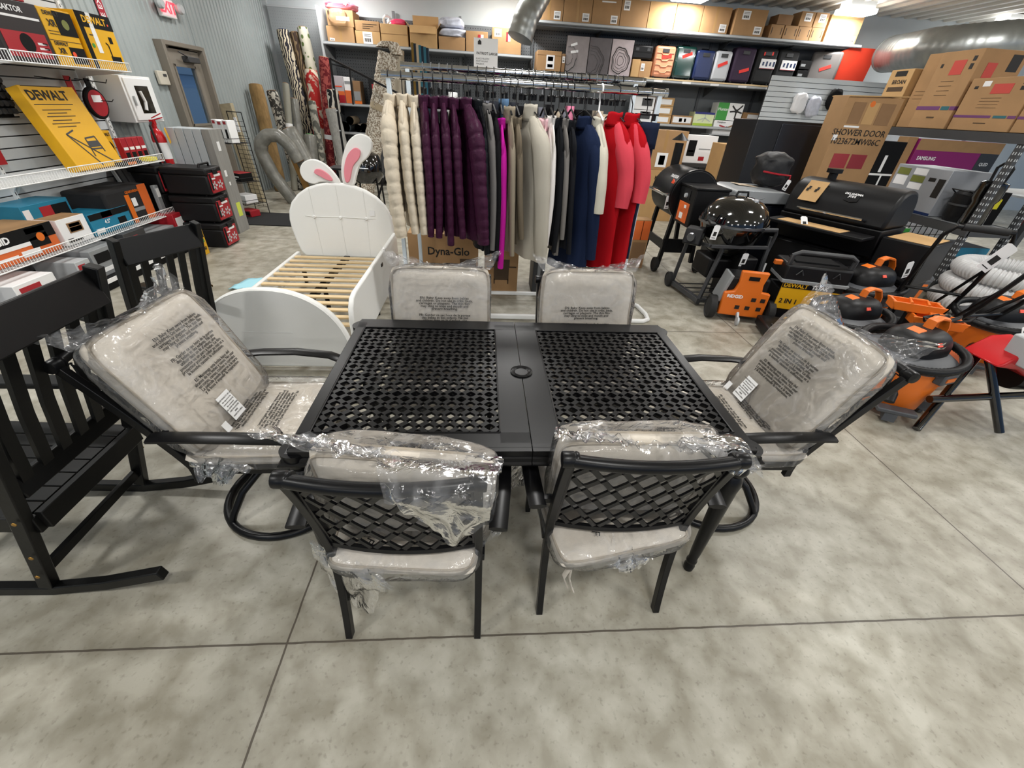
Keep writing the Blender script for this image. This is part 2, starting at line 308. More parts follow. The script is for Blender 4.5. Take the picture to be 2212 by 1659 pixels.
# ---------------------------------------------------------------- pierced cast panels
def tile(b, cx, cy, w, h, A, S, top, bot, fn):
    """diamond tile of half diagonals w,h with a rounded diamond hole; corner notches leave the small holes"""
    out = []; hol = []
    for k in range(4):
        a = k*PI/2; d = (round(math.cos(a)), round(math.sin(a))); e = (-d[1], d[0])
        def p(r, q): return (cx+(d[0]*r+e[0]*q)*w, cy+(d[1]*r+e[1]*q)*h)
        out += [p(1-S/2, -S/2), p(1-S, 0), p(1-S/2, S/2)]
        hol += [p(A-.16, -.16), p(A-.06, 0), p(A-.16, .16)]
    n = 12; vs = [fn(x, y, z) for z in (top, bot) for r in (out, hol) for x, y in r]
    fs = []
    for i in range(n):
        j = (i+1) % n
        fs += [(i, j, n+j, n+i), (2*n+j, 2*n+i, 3*n+i, 3*n+j), (n+i, n+j, 3*n+j, 3*n+i)]
        if i % 3 != 2: fs.append((j, i, 2*n+i, 2*n+j))
    b.add(vs, fs)
def lattice(x0, x1, y0, y1, nx, ny, A, S, top, bot, fn=None):
    b = MB(); w = (x1-x0)/nx; h = (y1-y0)/ny
    def f(x, y, z):
        x = min(max(x, x0-.004), x1+.004); y = min(max(y, y0-.004), y1+.004)
        return fn(x, y, z) if fn else (x, y, z)
    for i in range(nx+1):
        for j in range(ny+1):
            if (i+j) % 2 == 0: tile(b, x0+(i)*w, y0+(j)*h, w, h, A, S, top, bot, f)
    return b
# ---------------------------------------------------------------- patio table
TW, TD, TH = .777, .957, .72
tb = thing('patio_table', 'black cast metal patio table with a pierced diamond top, ringed by six chairs', 'table', (0, 0, 0))
prof = [(0, 0), (.004, 0), (.008, -.012), (.014, -.014), (.016, -.024), (.024, -.028), (.026, -.04), (.034, -.044), (.034, -.05)]
def frame_half(s):
    b = MB(); x0, x1 = (.0015, TW-.034) if s > 0 else (-TW+.034, -.0015); o = .034
    m = .07; mi = .098                         # rim widths (outer, at the middle seam)
    xa, xb = (x0+mi, x1-m+.034) if s > 0 else (x0+m-.034, x1-mi)
    # flat rim (four boards)
    yb, yf = TD-.034, .034
    b.box(((x0+x1)/2, yf+m/2-.01, TH-.01), (x1-x0, m+.02, .02)); b.box(((x0+x1)/2, yb-m/2+.01, TH-.01), (x1-x0, m+.02, .02))
    b.box(((x0+xa)/2, TD/2, TH-.0101), (xa-x0, TD-.1, .0202)); b.box(((x1+xb)/2, TD/2, TH-.0101), (x1-xb, TD-.1, .0202))
    # raised bead line inside the rim
    for p, q in (((xa, yf+m), (xb, yf+m)), ((xa, yb-m), (xb, yb-m)), ((xa, yf+m), (xa, yb-m)), ((xb, yf+m), (xb, yb-m))):
        b.tube([(p[0], p[1], TH), (q[0], q[1], TH)], .0035, 6)
    # stepped moulding round three sides
    if s > 0: path = [(x0, yf, 0, -1), (x1, yf, 1, -1), (x1, yb, 1, 1), (x0, yb, 0, 1)]
    else: path = [(x1, yf, 0, -1), (x0, yf, -1, -1), (x0, yb, -1, 1), (x1, yb, 0, 1)]
    vs = [(px+dx*o_, py+dy*o_, TH+z_) for o_, z_ in prof for px, py, dx, dy in path]; k = 4
    fs = [(i*k+j, i*k+j+1, (i+1)*k+j+1, (i+1)*k+j) for i in range(len(prof)-1) for j in range(3)]; b.add(vs, fs)
    # apron under the rim
    b.box(((x0+x1)/2, yf+.02, TH-.045), (x1-x0, .03, .05)); b.box(((x0+x1)/2, yb-.02, TH-.045), (x1-x0, .03, .05)); b.box((x1-.02 if s > 0 else x0+.02, TD/2, TH-.045), (.03, TD-.12, .05))
    for f_ in (.35, .66): b.box(((x0+x1)/2, TD*f_, TH-.032), (x1-x0-.06, .028, .03))
    return b, xa, xb, yf+m, yb-m
for s in (-1, 1):
    b, xa, xb, ya, yb = frame_half(s); fo = obj('top_frame', b, BLK, tb, ang=30)
    obj('pierced_panel', lattice(xa, xb, ya, yb, 18, 24, .62, .36, TH-.002, TH-.013), BLK, tb, ang=30)
obj('umbrella_hole_cap', MB().lathe([(.04, TH-.02), (.045, TH+.004), (.038, TH+.008), (.029, TH+.004), (.026, TH+.001), (0, TH+.001)], (0, TD/2, 0), 32), BLK, tb)
legp = [(.012, 0), (.02, .004), (.022, .03), (.017, .045), (.022, .055), (.022, .065), (.018, .075), (.021, .12), (.033, .5), (.037, .535), (.033, .56), (.024, .575), (.036, .592), (.039, .605), (.034, .62), (.026, .628), (.03, .64), (.044, .66), (.046, .705), (.0, .705)]
for sx in (-1, 1):
    for y in (.048, TD-.048): obj('leg', MB().lathe(legp, (sx*(TW-.042), y, 0), 24), BLK, tb)
# ---------------------------------------------------------------- chairs
LEAN = [.10, 1.5]
def ypost(z): return -.19 + (-.055*((.40-z)/.4)**1.6 if z < .4 else -LEAN[0]*((z-.4)/.45)**LEAN[1])
def back_fn(zmid):
    def f(x, z, y): return (x, ypost(z)-.028*(1-(x/.235)**2)+y, z)
    return f
def chair_common(t, swivel):
    zt = .85; z0 = .335 if swivel else 0
    LEAN[:] = (.25, 1.15) if swivel else (.10, 1.5)
    for s in (-1, 1):
        pts = [(s*.229, ypost(z), z) for z in [z0+(zt-z0)*i/14 for i in range(15)]]
        obj('back_post' if swivel else 'rear_leg', MB().tube(pts, .021, 4, flat=(1, .8), upv=(0, 1, 0)), BLK, t, bev=.002)
        a = [(s*.285, -.235, .602), (s*.297, -.1, .612), (s*.303, .05, .612), (s*.297, .2, .598), (s*.287, .275, .57), (s*.28, .298, .53)]
        obj('armrest', MB().tube(a, .031, 8, flat=(.36, .95), upv=(0, 0, 1)), BLK, t, ang=50)
        fl = MB().tube([(s*.28, .296, .535), (s*.262, .26, .45), (s*.245, .235, .38)]+([] if swivel else [(s*.238, .232, .2), (s*.238, .24, 0)]), .02, 4, flat=(1, .8), upv=(0, 1, 0))
        obj('armrest_bracket', MB().bar((s*.29, -.2, .598), (s*.235, -.2, .6), .02, .02), BLK, t)
        obj('arm_support' if swivel else 'front_leg', fl, BLK, t, bev=.002)
    tr = MB(); pts = [(x*.238, ypost(zt)-.028*(1-x*x)-.004, zt+.01) for x in [-1+i/8 for i in range(17)]]; tr.tube(pts, .0185, 14)
    for s in (-1, 1): tr.lathe([(.0, -.006), (.021, -.004), (.0225, .0), (.0225, .026), (.0205, .03), (.0225, .034), (.0205, .04)], (s*.246, ypost(zt)-.004, zt+.01), 14, rot(0, -s*PI/2, 0))
    obj('top_rail', tr, BLK, t, ang=50)
    obj('back_lattice', lattice(-.212, .212, .49, .835, 10, 6, .76, .30, .004, -.004, back_fn(0)), BLK, t, ang=30)
    br = MB().tube([(x*.225, ypost(.485)-.028*(1-x*x), .485) for x in [-1+i/6 for i in range(13)]], .013, 4, flat=(1, .7), upv=(0, 0, 1))
    for s in (-1, 1): br.bar((s*.22, ypost(.49), .49), (s*.22, ypost(.83), .83), .02, .012, (0, 1, 0))
    obj('back_rail', br, BLK, t)
    z = .395; sf = MB()
    for y in (-.19, .235): sf.bar((-.24, y, z), (.24, y, z), .025, .03)
    for s in (-1, 1): sf.bar((s*.235, -.19, z), (s*.235, .235, z), .025, .03)
    for y in (-.08, .03, .14): sf.bar((-.23, y, z+.005), (.23, y, z+.005), .03, .008)
    obj('seat_frame', sf, BLK, t, bev=.002)
    if swivel:
        rg = MB(); R = .27; rg.tube([(R*math.cos(2*PI*i/40), R*math.sin(2*PI*i/40), .018) for i in range(40)], .018, 10, closed=True)
        for i in range(4):
            a = PI/4+i*PI/2; c, q = math.cos(a), math.sin(a)
            rg.tube([(R*c, R*q, .02), (R*.93*c, R*.93*q, .06), (R*.7*c, R*.7*q, .15), (R*.4*c, R*.4*q, .21), (.04*c, .04*q, .235)], .0155, 8)
        obj('swivel_base', rg, BLK, t, ang=50)
        obj('swivel_post', MB().lathe([(.055, .22), (.06, .25), (.035, .26), (.035, .33), (.09, .345), (.1, .375), (0, .375)], n=20).bar((-.2, 0, .37), (.2, 0, .37), .05, .02).bar((0, -.18, .37), (0, .2, .37), .05, .02), BLK, t)
    return t
G6 = 'patio dining chairs'
CH = []
def chair(label, x, y, rz, swivel):
    base = next((c for c in CH if c[1] == swivel), None)
    if base is None:
        t = thing('swivel_patio_chair' if swivel else 'patio_chair', label, 'chair', (x, y, 0), rz, G6); chair_common(t, swivel)
    else: t = copy_thing(base[0], label, (x, y, 0), rz)
    CH.append((t, swivel)); return t
R_ = math.radians
chair('black patio chair at the near side of the table, left one, seen from behind', -.388, .06, R_(-2), False)
chair('black patio chair at the near side of the table, right one, seen from behind', .302, .125, R_(-1), False)
chair('black patio chair across the table, in front of the purple puffer jackets', -.365, .875, PI, False)
chair('black patio chair across the table, in front of the navy and red clothes', .385, .895, PI+R_(3), False)
chair('black swivel patio chair at the left end of the table, on a ring base', -1.07, .5, -PI/2+R_(1), True)
chair('black swivel patio chair at the right end of the table, on a ring base', .985, .5, PI/2-R_(1), True)
# ---------------------------------------------------------------- bagged cushions
WARN = ["EN: Baby: Keep away from babies\nand children. Do not use in cribs, beds,\ncarriages or playpens. The thin film\nmay cling to nose and mouth and\nprevent breathing.",
        "FR: Garder ce sac hors de la portee\ndes bebes et des enfants. Ne pas\nutiliser dans un lit d'enfant, une\npoussette ou un parc a bebe. Le film\nprotecteur pourrait coller au nez et a\nla bouche, causant la suffocation.",
        "ES: Mantenga esta bolsa lejos del\nalcance de los bebes y ninos. No usar\nen cunas, camas, coches o corrales.\nLa pelicula puede pegarse a la nariz\ny la boca e impedir la respiracion."]
def sgn(x, p): return math.copysign(abs(x)**p, x)
def cushion_mesh(w, h, d, seed, puff=1.0):
    # pillow: flat faces, boxed edges; local x width, z height, y thickness
    b = MB(); n = 20
    for side in (-1, 1):
        def f(u, v):
            x, z = u*2-1, v*2-1; r = .06
            cx = (1-abs(x)**10*.06*abs(z)**6); cz = (1-abs(z)**10*.06*abs(x)**6)
            bul = .35+.65*(1-x**6)*(1-z**6); q = nz((x*2, z*2, side), 1.3, seed)*.006
            return (x*w/2*cx, side*(d/2*bul*puff+q), z*h/2*cz)
        b.grid(n, n, f)
    def e(u, v):
        a = u*4; k = int(a) % 4; t = (a-int(a))*2-1; x, z = ((t, -1), (1, t), (-t, 1), (-1, -t))[k]
        cx = (1-abs(x)**10*.06*abs(z)**6); cz = (1-abs(z)**10*.06*abs(x)**6); bul = 1+.045*math.sin(v*PI)
        return (x*w/2*cx*bul, (v*2-1)*d/2*.352, z*h/2*cz*bul)
    b.grid(76, 5, e, cu=True); return b
def piping_mesh(w, h, d):
    b = MB()
    for s in (-1, 1):
        pts = []
        for i in range(76):
            a = i/19; k = int(a); t = (a-k)*2-1; x, z = ((t, -1), (1, t), (-t, 1), (-1, -t))[k]
            cx = (1-abs(x)**10*.06*abs(z)**6); cz = (1-abs(z)**10*.06*abs(x)**6); pts.append((x*w/2*cx*1.003, s*d/2*.37, z*h/2*cz*1.003))
        b.tube(pts, .0042, 6, closed=True)
    return b
def ridge(p, f, seed): return 1-abs(nz(p, f, seed))*2
def bag_shell(w, h, d, seed, loose=.016, n1=72, n2=52, sag=0, tie=False):
    b = MB()
    def f(u, v):
        th, ph = u*2*PI, (v-.5)*PI*.998
        cx, sx = sgn(math.cos(th), .32), sgn(math.sin(th), .32); cz, sz = sgn(math.cos(ph), .3), sgn(math.sin(ph), .3)
        p = V((cx*cz*(w/2+.006), sx*cz*(d/2+.007), sz*(h/2+.006))); q = V((p.x/w, p.y/d, p.z/h)).normalized()
        r = ridge((p.x, p.y*1.5, p.z), 6, seed)*.6+ridge((p.x, p.y, p.z), 15, seed+3)*.4
        face = max(abs(p.x)/(w/2), abs(p.z)/(h/2)); k = loose*(.22+.78*min(1, max(0, face-.6)/.4))
        p = p+q*k*(.35+r*.65)
        if tie:
            dx, dz = p.x, h/2-p.z+.03; ds = math.hypot(dx, dz); an = math.atan2(dx, dz); p.y += math.copysign(.016*max(0, 1-ds/(h*.85))*max(0, ridge((an*2.6, seed, p.y > 0), 1.6, seed)), p.y)
        if sag and p.z < 0 and abs(p.x) > w*.25: p.z -= sag*max(0, nz((p.x*3, p.y*3, 1), 1.5, seed))
        return p
    return b.grid(n1, n2, f, cu=True)
def ruffle(b, w, d, z0, hl, hr, seed, back=0, spread=.05, pinch=0, droop=0):
    bk = back if isinstance(back, tuple) else (back, back); sp_ = spread if isinstance(spread, tuple) else (spread, spread); dr = droop if isinstance(droop, tuple) else (droop, droop)
    """open mouth of the bag: two gathered ears rising from the top edge, tied in the middle"""
    def f(u, v):
        x = u*2-1; side = hl if x < 0 else hr; ax = abs(x-pinch); i = 0 if x < 0 else 1; back = bk[i]; spread = sp_[i]; droop = dr[i]
        hgt = (.012+side*min(1, ax)**.8)*v
        rf = math.sin(x*46+seed*2)*.012*v*(1-.5*ax)+nz((x*4, v*3, 0), 1.6, seed)*.035*v
        px = (x*(w/2+.01)+math.copysign(spread, x)*v*min(1, ax*1.5))
        curl = droop*(v*v)*min(1, ax*1.3)
        return (px+nz((x*6, v*2, 3), 1.5, seed)*.02*v, -d*.12+rf+back*v*ax, z0-.014*(1-ax)+hgt*(1-abs(curl)*.9)-abs(curl)*.10*v*v+nz((x*9, v*5, 5), 1.2, seed)*.014*v)
    b.grid(60, 14, f)
    def f2(u, v):
        p = V(f(u, v)); return (p.x+.006, p.y+d*.3*(1-v)+.012*v+nz((u*8, v*4, 9), 1.4, seed)*.012, p.z-.01*v)
    b.grid(60, 14, f2)
def place(t, o_mat): t.matrix_world = o_mat
def back_cushion(label, x, y, z, rz, tilt, w=.47, h=.47, d=.105, seed=1, ears=(.1, .1), back=0, spread=.05, pinch=0, droop=0, face=1, blocks=3, tx=.0, tz=.03, ts=.0155, tag_=True, roll=0, flap=None):
    """face=+1: cushion's seat side is local +y. root sits at the cushion's foot"""
    t = thing('back_cushion', label, 'cushion', (x, y, z), 0, 'bagged back cushions'); t.rotation_euler = (tilt, roll, rz)
    def up_(b): b.v = [(p[0], p[1], p[2]+h/2) for p in b.v]; return b
    obj('cover', up_(cushion_mesh(w, h, d, seed)), CUSH, t, ang=50); obj('piping', up_(piping_mesh(w, h, d)), PIP, t)
    b = bag_shell(w, h, d, seed, tie=True); ruffle(b, w, d, h/2, ears[0], ears[1], seed, back, spread, pinch, droop); 
    if flap:        # mouth of the bag thrown back over the top rail
        x0, x1, xp, ln = flap
        def fl(u, v):
            x = x0+(x1-x0)*u; pk = 1-min(1, abs(x-xp)/(max(abs(x0-xp), abs(x1-xp))))**1.2; L = .13+ln*pk; s = v*L; px = x+(xp-x)*.25*v
            y = -min(s, .125)-.10*max(0, s-.125)-.012; z = h/2+.016+.045*math.sin(min(1, s/.125)*PI*.8)-max(0, s-.125)*.97
            return (px+.01*nz((u*5, v*4, 2), 1.2, seed), y+.02*nz((u*6, v*5, 7), 1.3, seed)*v-.01*ridge((u*3, v*1.2, 4), 1.5, seed)*v, z+.012*nz((u*6, v*3, 5), 1.3, seed)*v)
        b.grid(40, 30, fl)
    bag = obj('plastic_bag', up_(b), FILM, t, ang=80)
    yy = face*(d/2+.013)
    zz = h/2+tz+.13*h/.47
    for k in range(blocks):
        ln = WARN[k].count('\n')+1; hh = ln*ts*.82
        text(WARN[k], ts, INK, bag, (tx, yy, zz-hh/2), (PI/2, 0, PI if face > 0 else 0), 'printed_warning', 'CENTER', .012, 1.05, 0, .82); zz -= hh+ts*1.1
    if tag_:
        c = obj('care_label', MB().box((tx+face*.075, yy+face*.002, .075), (.075, .002, .11)), WHP, t)
        text('\n'.join(['UNDER PENALTY OF LAW', 'this tag not to be', 'removed except by', 'the consumer', 'ALL NEW MATERIAL', '100% POLYESTER', 'FIBER', 'MADE IN CHINA']), .0085, GINK, c, (tx+face*.075, yy+face*.0035, .075), (PI/2, 0, PI if face > 0 else 0), 'printed_lettering', 'CENTER', 0, 1, 0, 1.3)
        c = obj('small_label', MB().box((tx+face*.165*(1 if face > 0 else 1), yy+face*.002, .03), (.03, .002, .04)), WHP, t)
    return t
def seat_cushion(label, x, y, z, rz, seed=1, tiltx=0, tilty=0, w=.46, h=.45, d=.085, tails=(), txt=True, txr=0, sag=0):
    t = thing('seat_cushion', label, 'cushion', (x, y, z), 0, 'bagged seat cushions'); t.rotation_euler = (tiltx, tilty, rz)
    def lay(b): b.v = [(p[0], p[2], p[1]+d/2) for p in b.v]; b.f = [f[::-1] for f in b.f]; return b
    obj('cover', lay(cushion_mesh(w, h, d, seed)), CUSH, t, ang=50); obj('piping', lay(piping_mesh(w, h, d)), PIP, t)
    b = lay(bag_shell(w, h, d, seed+20, .02)); 
    for (cx, cy, dx, dy, dz, wd) in tails:          # slack corners of the bag: ruffled flaps hanging off an edge
        def f(u, v):
            s = (u-.5)*wd*(1-.55*v); px, py = cx+dx*v-dy*s/max(.01, math.hypot(dx, dy)), cy+dy*v+dx*s/max(.01, math.hypot(dx, dy))
            q = nz((u*5, v*4, cx), 1.4, seed); return (px+q*.015, py+nz((u*4, v*4, 4), 1.3, seed)*.02, d/2+dz*v*v*(1-.3*abs(u-.5))+q*.025*v+math.sin(u*22)*.008*v)
        b.grid(26, 16, f)
        def g(u, v): p = V(f(u, v)); return (p.x*1.01, p.y+.006, p.z+.018*math.sin(u*PI)*(1-v)+.004)
        b.grid(26, 16, g)
    bag = obj('plastic_bag', b, FILM, t, ang=80)
    if txt:
        text(WARN[0], .0165, INK, bag, (0, .1, d+.012), (0, 0, txr), 'printed_warning', 'CENTER', .012, 1.05, 0, .82); text(WARN[1], .0165, INK, bag, (0, -.02, d+.012), (0, 0, txr), 'printed_warning', 'CENTER', .012, 1.05, 0, .82)
        text('F', .04, INK, bag, (-.1, -.16, d+.012), (0, 0, txr+1.2), 'printed_symbol')
    return t
# near pair
back_cushion('beige cushion in clear plastic, upright on the near left chair, seen from behind', -.375, -.06, .475, R_(-4), R_(13), h=.40, seed=2, ears=(.13, .03), back=(-.03, -.02), spread=(.08, .01), pinch=0, droop=(.1, .3), flap=(-.06, .25, .15, .17), face=1, tx=-.03, tag_=False, roll=R_(3))
seat_cushion('beige seat cushion in clear plastic, sagging off the near left chair', -.385, .045, .4, R_(-6), 3, R_(9), R_(-3), tails=((-.16, -.21, -.02, -.05, -.22, .34), (.22, .0, .09, .0, -.03, .32)), txr=PI)
back_cushion('beige cushion in clear plastic, upright on the near right chair, seen from behind',   .305, .01, .475, R_(-2), R_(13), h=.39, seed=5, ears=(.07, .08), back=(-.02, -.09), spread=(.02, .05), pinch=0, droop=(.1, .6), face=1, tx=.02, tag_=False, roll=R_(-1))
sc2 = seat_cushion('beige seat cushion in clear plastic, slid askew on the near right chair', .29, .08, .4, R_(9), 6, R_(8), R_(-3), tails=((.23, .02, .08, .02, -.03, .3), (-.2, .2, -.12, .03, -.2, .26), (.02, -.21, .02, -.05, -.04, .25)), txr=PI)
obj('tie_strap', MB().tube([(-.19, -.215, .03), (-.2, -.235, -.02), (-.19, -.25, -.07), (-.18, -.25, -.1)], .011, 6, flat=(.25, 1)).tube([(-.19, -.215, .03), (-.215, -.225, -.03), (-.2, -.24, -.085)], .011, 6, flat=(.25, 1)), CUSH, sc2)
# far pair
back_cushion('beige cushion in clear plastic on the far chair below the purple jackets', -.365, 1.0, .475, R_(1), R_(-9), w=.47, seed=8, ears=(.075, .075), back=.05, face=-1, tx=.02, tz=-.02, ts=.0165, blocks=2, tag_=False)
back_cushion('beige cushion in clear plastic on the far chair below the navy and red clothes', .385, 1.02, .475, R_(3), R_(-9), w=.47, seed=11, ears=(.07, .07), back=.05, face=-1, tx=-.01, tz=-.06, ts=.0165, blocks=2, tag_=False)
seat_cushion('beige seat cushion in clear plastic under the table on the far left side', -.365, .83, .415, PI, 12, txt=False)
seat_cushion('beige seat cushion in clear plastic under the table on the far right side', .385, .86, .415, PI, 13, txt=False)
# ends
back_cushion('beige cushion in clear plastic with printed warnings, leaning on the left swivel chair', -1.19, .5, .468, R_(88), R_(-25), w=.5, h=.5, seed=14, ears=(.08, .11), back=.04, spread=.04, face=-1, tx=.03, tz=.03, ts=.0165)
seat_cushion('beige seat cushion in clear plastic on the left swivel chair', -1.03, .5, .415, R_(91), 15, w=.5, h=.48, tails=((-.25, .1, -.06, .02, -.05, .3),), txr=R_(180))
back_cushion('beige cushion in clear plastic with printed warnings, leaning on the right swivel chair', 1.115, .505, .468, R_(-88), R_(-25), w=.5, h=.5, seed=17, ears=(.15, .11), back=.03, spread=.04, face=-1, tx=-.02, tz=.03, ts=.0165)
seat_cushion('beige seat cushion in clear plastic on the right swivel chair', .975, .5, .415, R_(-91), 18, w=.5, h=.48, tails=((.25, -.12, .06, -.02, -.06, .3),), txt=True)
# ---------------------------------------------------------------- bunny bed
t = thing('child_bed', 'white upholstered child bed with rabbit ears and bare pine slats', 'bed', (-1.525, 2.5, 0))
def outl(hw, pts): return [(x, z) for x, z in pts]+[(-x, z) for x, z in reversed(pts) if x > 1e-6]
hb = outl(.49, [(.0, .25), (.41, .25), (.445, .3), (.47, .4), (.488, .52), (.49, .6), (.475, .68), (.435, .76), (.36, .835), (.27, .89), (.17, .925), (.08, .942), (0, .945)])
hb = [(x, z) for x, z in [(.41, .25), (.445, .3), (.47, .4), (.488, .52), (.49, .6), (.475, .68), (.435, .76), (.36, .835), (.27, .89), (.17, .925), (.08, .942), (0, .946), (-.08, .942), (-.17, .925), (-.27, .89), (-.36, .835), (-.435, .76), (-.475, .68), (-.49, .6), (-.488, .52), (-.47, .4), (-.445, .3), (-.41, .25)]]
h = obj('headboard', MB().prism(hb, .06, None, (0, .88, 0)), WFAB, t, bev=.022, ang=60)
h.modifiers['bevel'].segments = 5
sm = MB()
for x in (-.245, 0, .245):
    top = .945-(x/.49)**2*.1-.03; sm.tube([(x*.96, .848, .27), (x, .848, .62), (x, .848, top)], .0022, 5)
sm.tube([(-.33, .8485, .645), (-.245, .846, .64), (0, .8485, .645), (.245, .846, .64), (.33, .8485, .645)], .002, 5); obj('seam', sm, WFAB, h)
for x in (-.245, 0, .245): obj('button', MB().lathe([(.0, .012), (.01, .011), (.016, .004), (.016, -.004)], (x, .848, .64), 14, rot(PI/2)), WFAB, h)
obj('price_label', MB().box((.305, .847, .69), (.05, .002, .05)), WHP, h)
def blob(pts, n=6):   # closed Catmull-Rom outline
    out = []; k = len(pts)
    for i in range(k):
        p0, p1, p2, p3 = [V(pts[(i+j) % k]) for j in (-1, 0, 1, 2)]
        for q in range(n):
            s = q/n; v = .5*((2*p1)+(p2-p0)*s+(2*p0-5*p1+4*p2-p3)*s*s+(3*p1-p0-3*p2+p3)*s**3); out.append((v.x, v.y))
    return out
e1 = blob([(.04, .93), (.02, 1.0), (-.06, 1.09), (-.16, 1.128), (-.25, 1.1), (-.297, 1.03), (-.275, .955), (-.2, .925), (-.13, .945), (-.06, .945)])
e2 = blob([(.08, .93), (.07, 1.03), (.1, 1.15), (.17, 1.28), (.27, 1.345), (.36, 1.32), (.378, 1.25), (.33, 1.17), (.25, 1.1), (.2, 1.0), (.165, .93)])
p1 = blob([(-.015, .965), (-.04, 1.01), (-.1, 1.05), (-.15, 1.05), (-.165, 1.02), (-.13, 1.0), (-.06, .965)])
p2 = blob([(.10, .965), (.105, 1.06), (.15, 1.17), (.22, 1.235), (.27, 1.22), (.255, 1.16), (.19, 1.09), (.15, .99), (.125, .955)])
for e, p in ((e1, p1), (e2, p2)):
    o = obj('ear', MB().prism(e, .04, None, (0, .88, 0)), WFAB, t, bev=.008, ang=60); obj('inner_ear', MB().prism(p, .02, None, (0, .853, 0)), PNK, o, bev=.004)
fb = [(.49*sgn(math.cos(a), .9), .1+.497*abs(math.sin(a))**.9) for a in [PI*i/28 for i in range(29)]]+[(-.49, .03), (.49, .03)]
o = obj('footboard', MB().prism(fb, .055, None, (0, -.88, 0)), WFAB, t, bev=.016, ang=60); obj('piping', MB().tube([(x*.975, -.909, z*.985) for x, z in fb[:29]], .003, 5), WFAB, o); obj('seam', MB().tube([(-.2, -.909, .3), (.12, -.909, .3)], .002, 5), WHT, o)
rr = [(-.86, .12), (.86, .12), (.86, .515), (-.7, .515), (-.78, .5), (-.83, .45), (-.86, .36)]
o = obj('side_rail', MB().prism(rr, .035, rot(0, 0, PI/2), (.495, 0, 0)), WFAB, t, bev=.008); obj('hook', MB().box((.515, .1, .44), (.008, .05, .025)), BLK, o)
obj('side_rail', MB().prism([(-.86, .12), (.86, .12), (.86, .3), (-.86, .3)], .035, rot(0, 0, PI/2), (-.475, 0, 0)), WFAB, t, bev=.008)
for i in range(13): obj('slat', MB().box((0, .72-i*.122, .285), (.92, .046, .016)), SLAT, t, bev=.003)
cb = MB().box((0, 0, .255), (.05, 1.7, .035)); obj('centre_beam', cb, BLK, t)
for x in (-.44, .44):
    for y in (-.8, .05, .8): obj('leg', MB().lathe([(.018, 0), (.024, .13)], (x, y, 0), 12), BLK, t)
obj('leg', MB().lathe([(.018, 0), (.02, .25)], (0, .1, 0), 12), BLK, t)
# ---------------------------------------------------------------- garment rack
RY, RB, RZ, RBZ = 2.55, 3.0, 1.745, 1.825
t = thing('garment_rack', 'double rail garment rack with chrome bars and white posts', 'clothes rack', (0, 2.75, 0))
def rail(x0, x1, y, z):
    b = MB().tube([(x0, y, z), (x1, y, z)], .024, 20)
    for x in (x0, x1): b.lathe([(0, -.012), (.027, -.012), (.027, .012), (0, .012)], (x, y, z), 20, rot(0, PI/2, 0))
    return b
PWH = mat('pale_blue_post', 'd3dde4', .4)
obj('rail', rail(-.83, 1.12, RY-2.75, RZ), CHR, t, ang=60); obj('rail', rail(-.77, 1.09, RB-2.75, RBZ), CHR, t, ang=60)
for x, y, z in ((-.80, RY, RZ), (1.08, RY, RZ), (-.735, RB, RBZ), (1.03, RB, RBZ)): obj('post', MB().box((x, y-2.75, z/2), (.03, .035, z)), PWH, t, bev=.003)
bs = MB()
for x in (-.77, 1.055): bs.box((x, 0, .045), (.05, .7, .05))
bs.box((.14, -.24, .03), (1.8, .04, .035)); bs.box((.14, .25, .06), (1.8, .03, .03)); bs.tube([(1.08, -.26, .02), (1.34, -.26, .02), (1.4, -.22, .02), (1.42, -.1, .02), (1.4, .1, .02), (1.3, .2, .02), (1.08, .22, .02)], .02, 10)
obj('base_frame', bs, WHT, t, bev=.004)
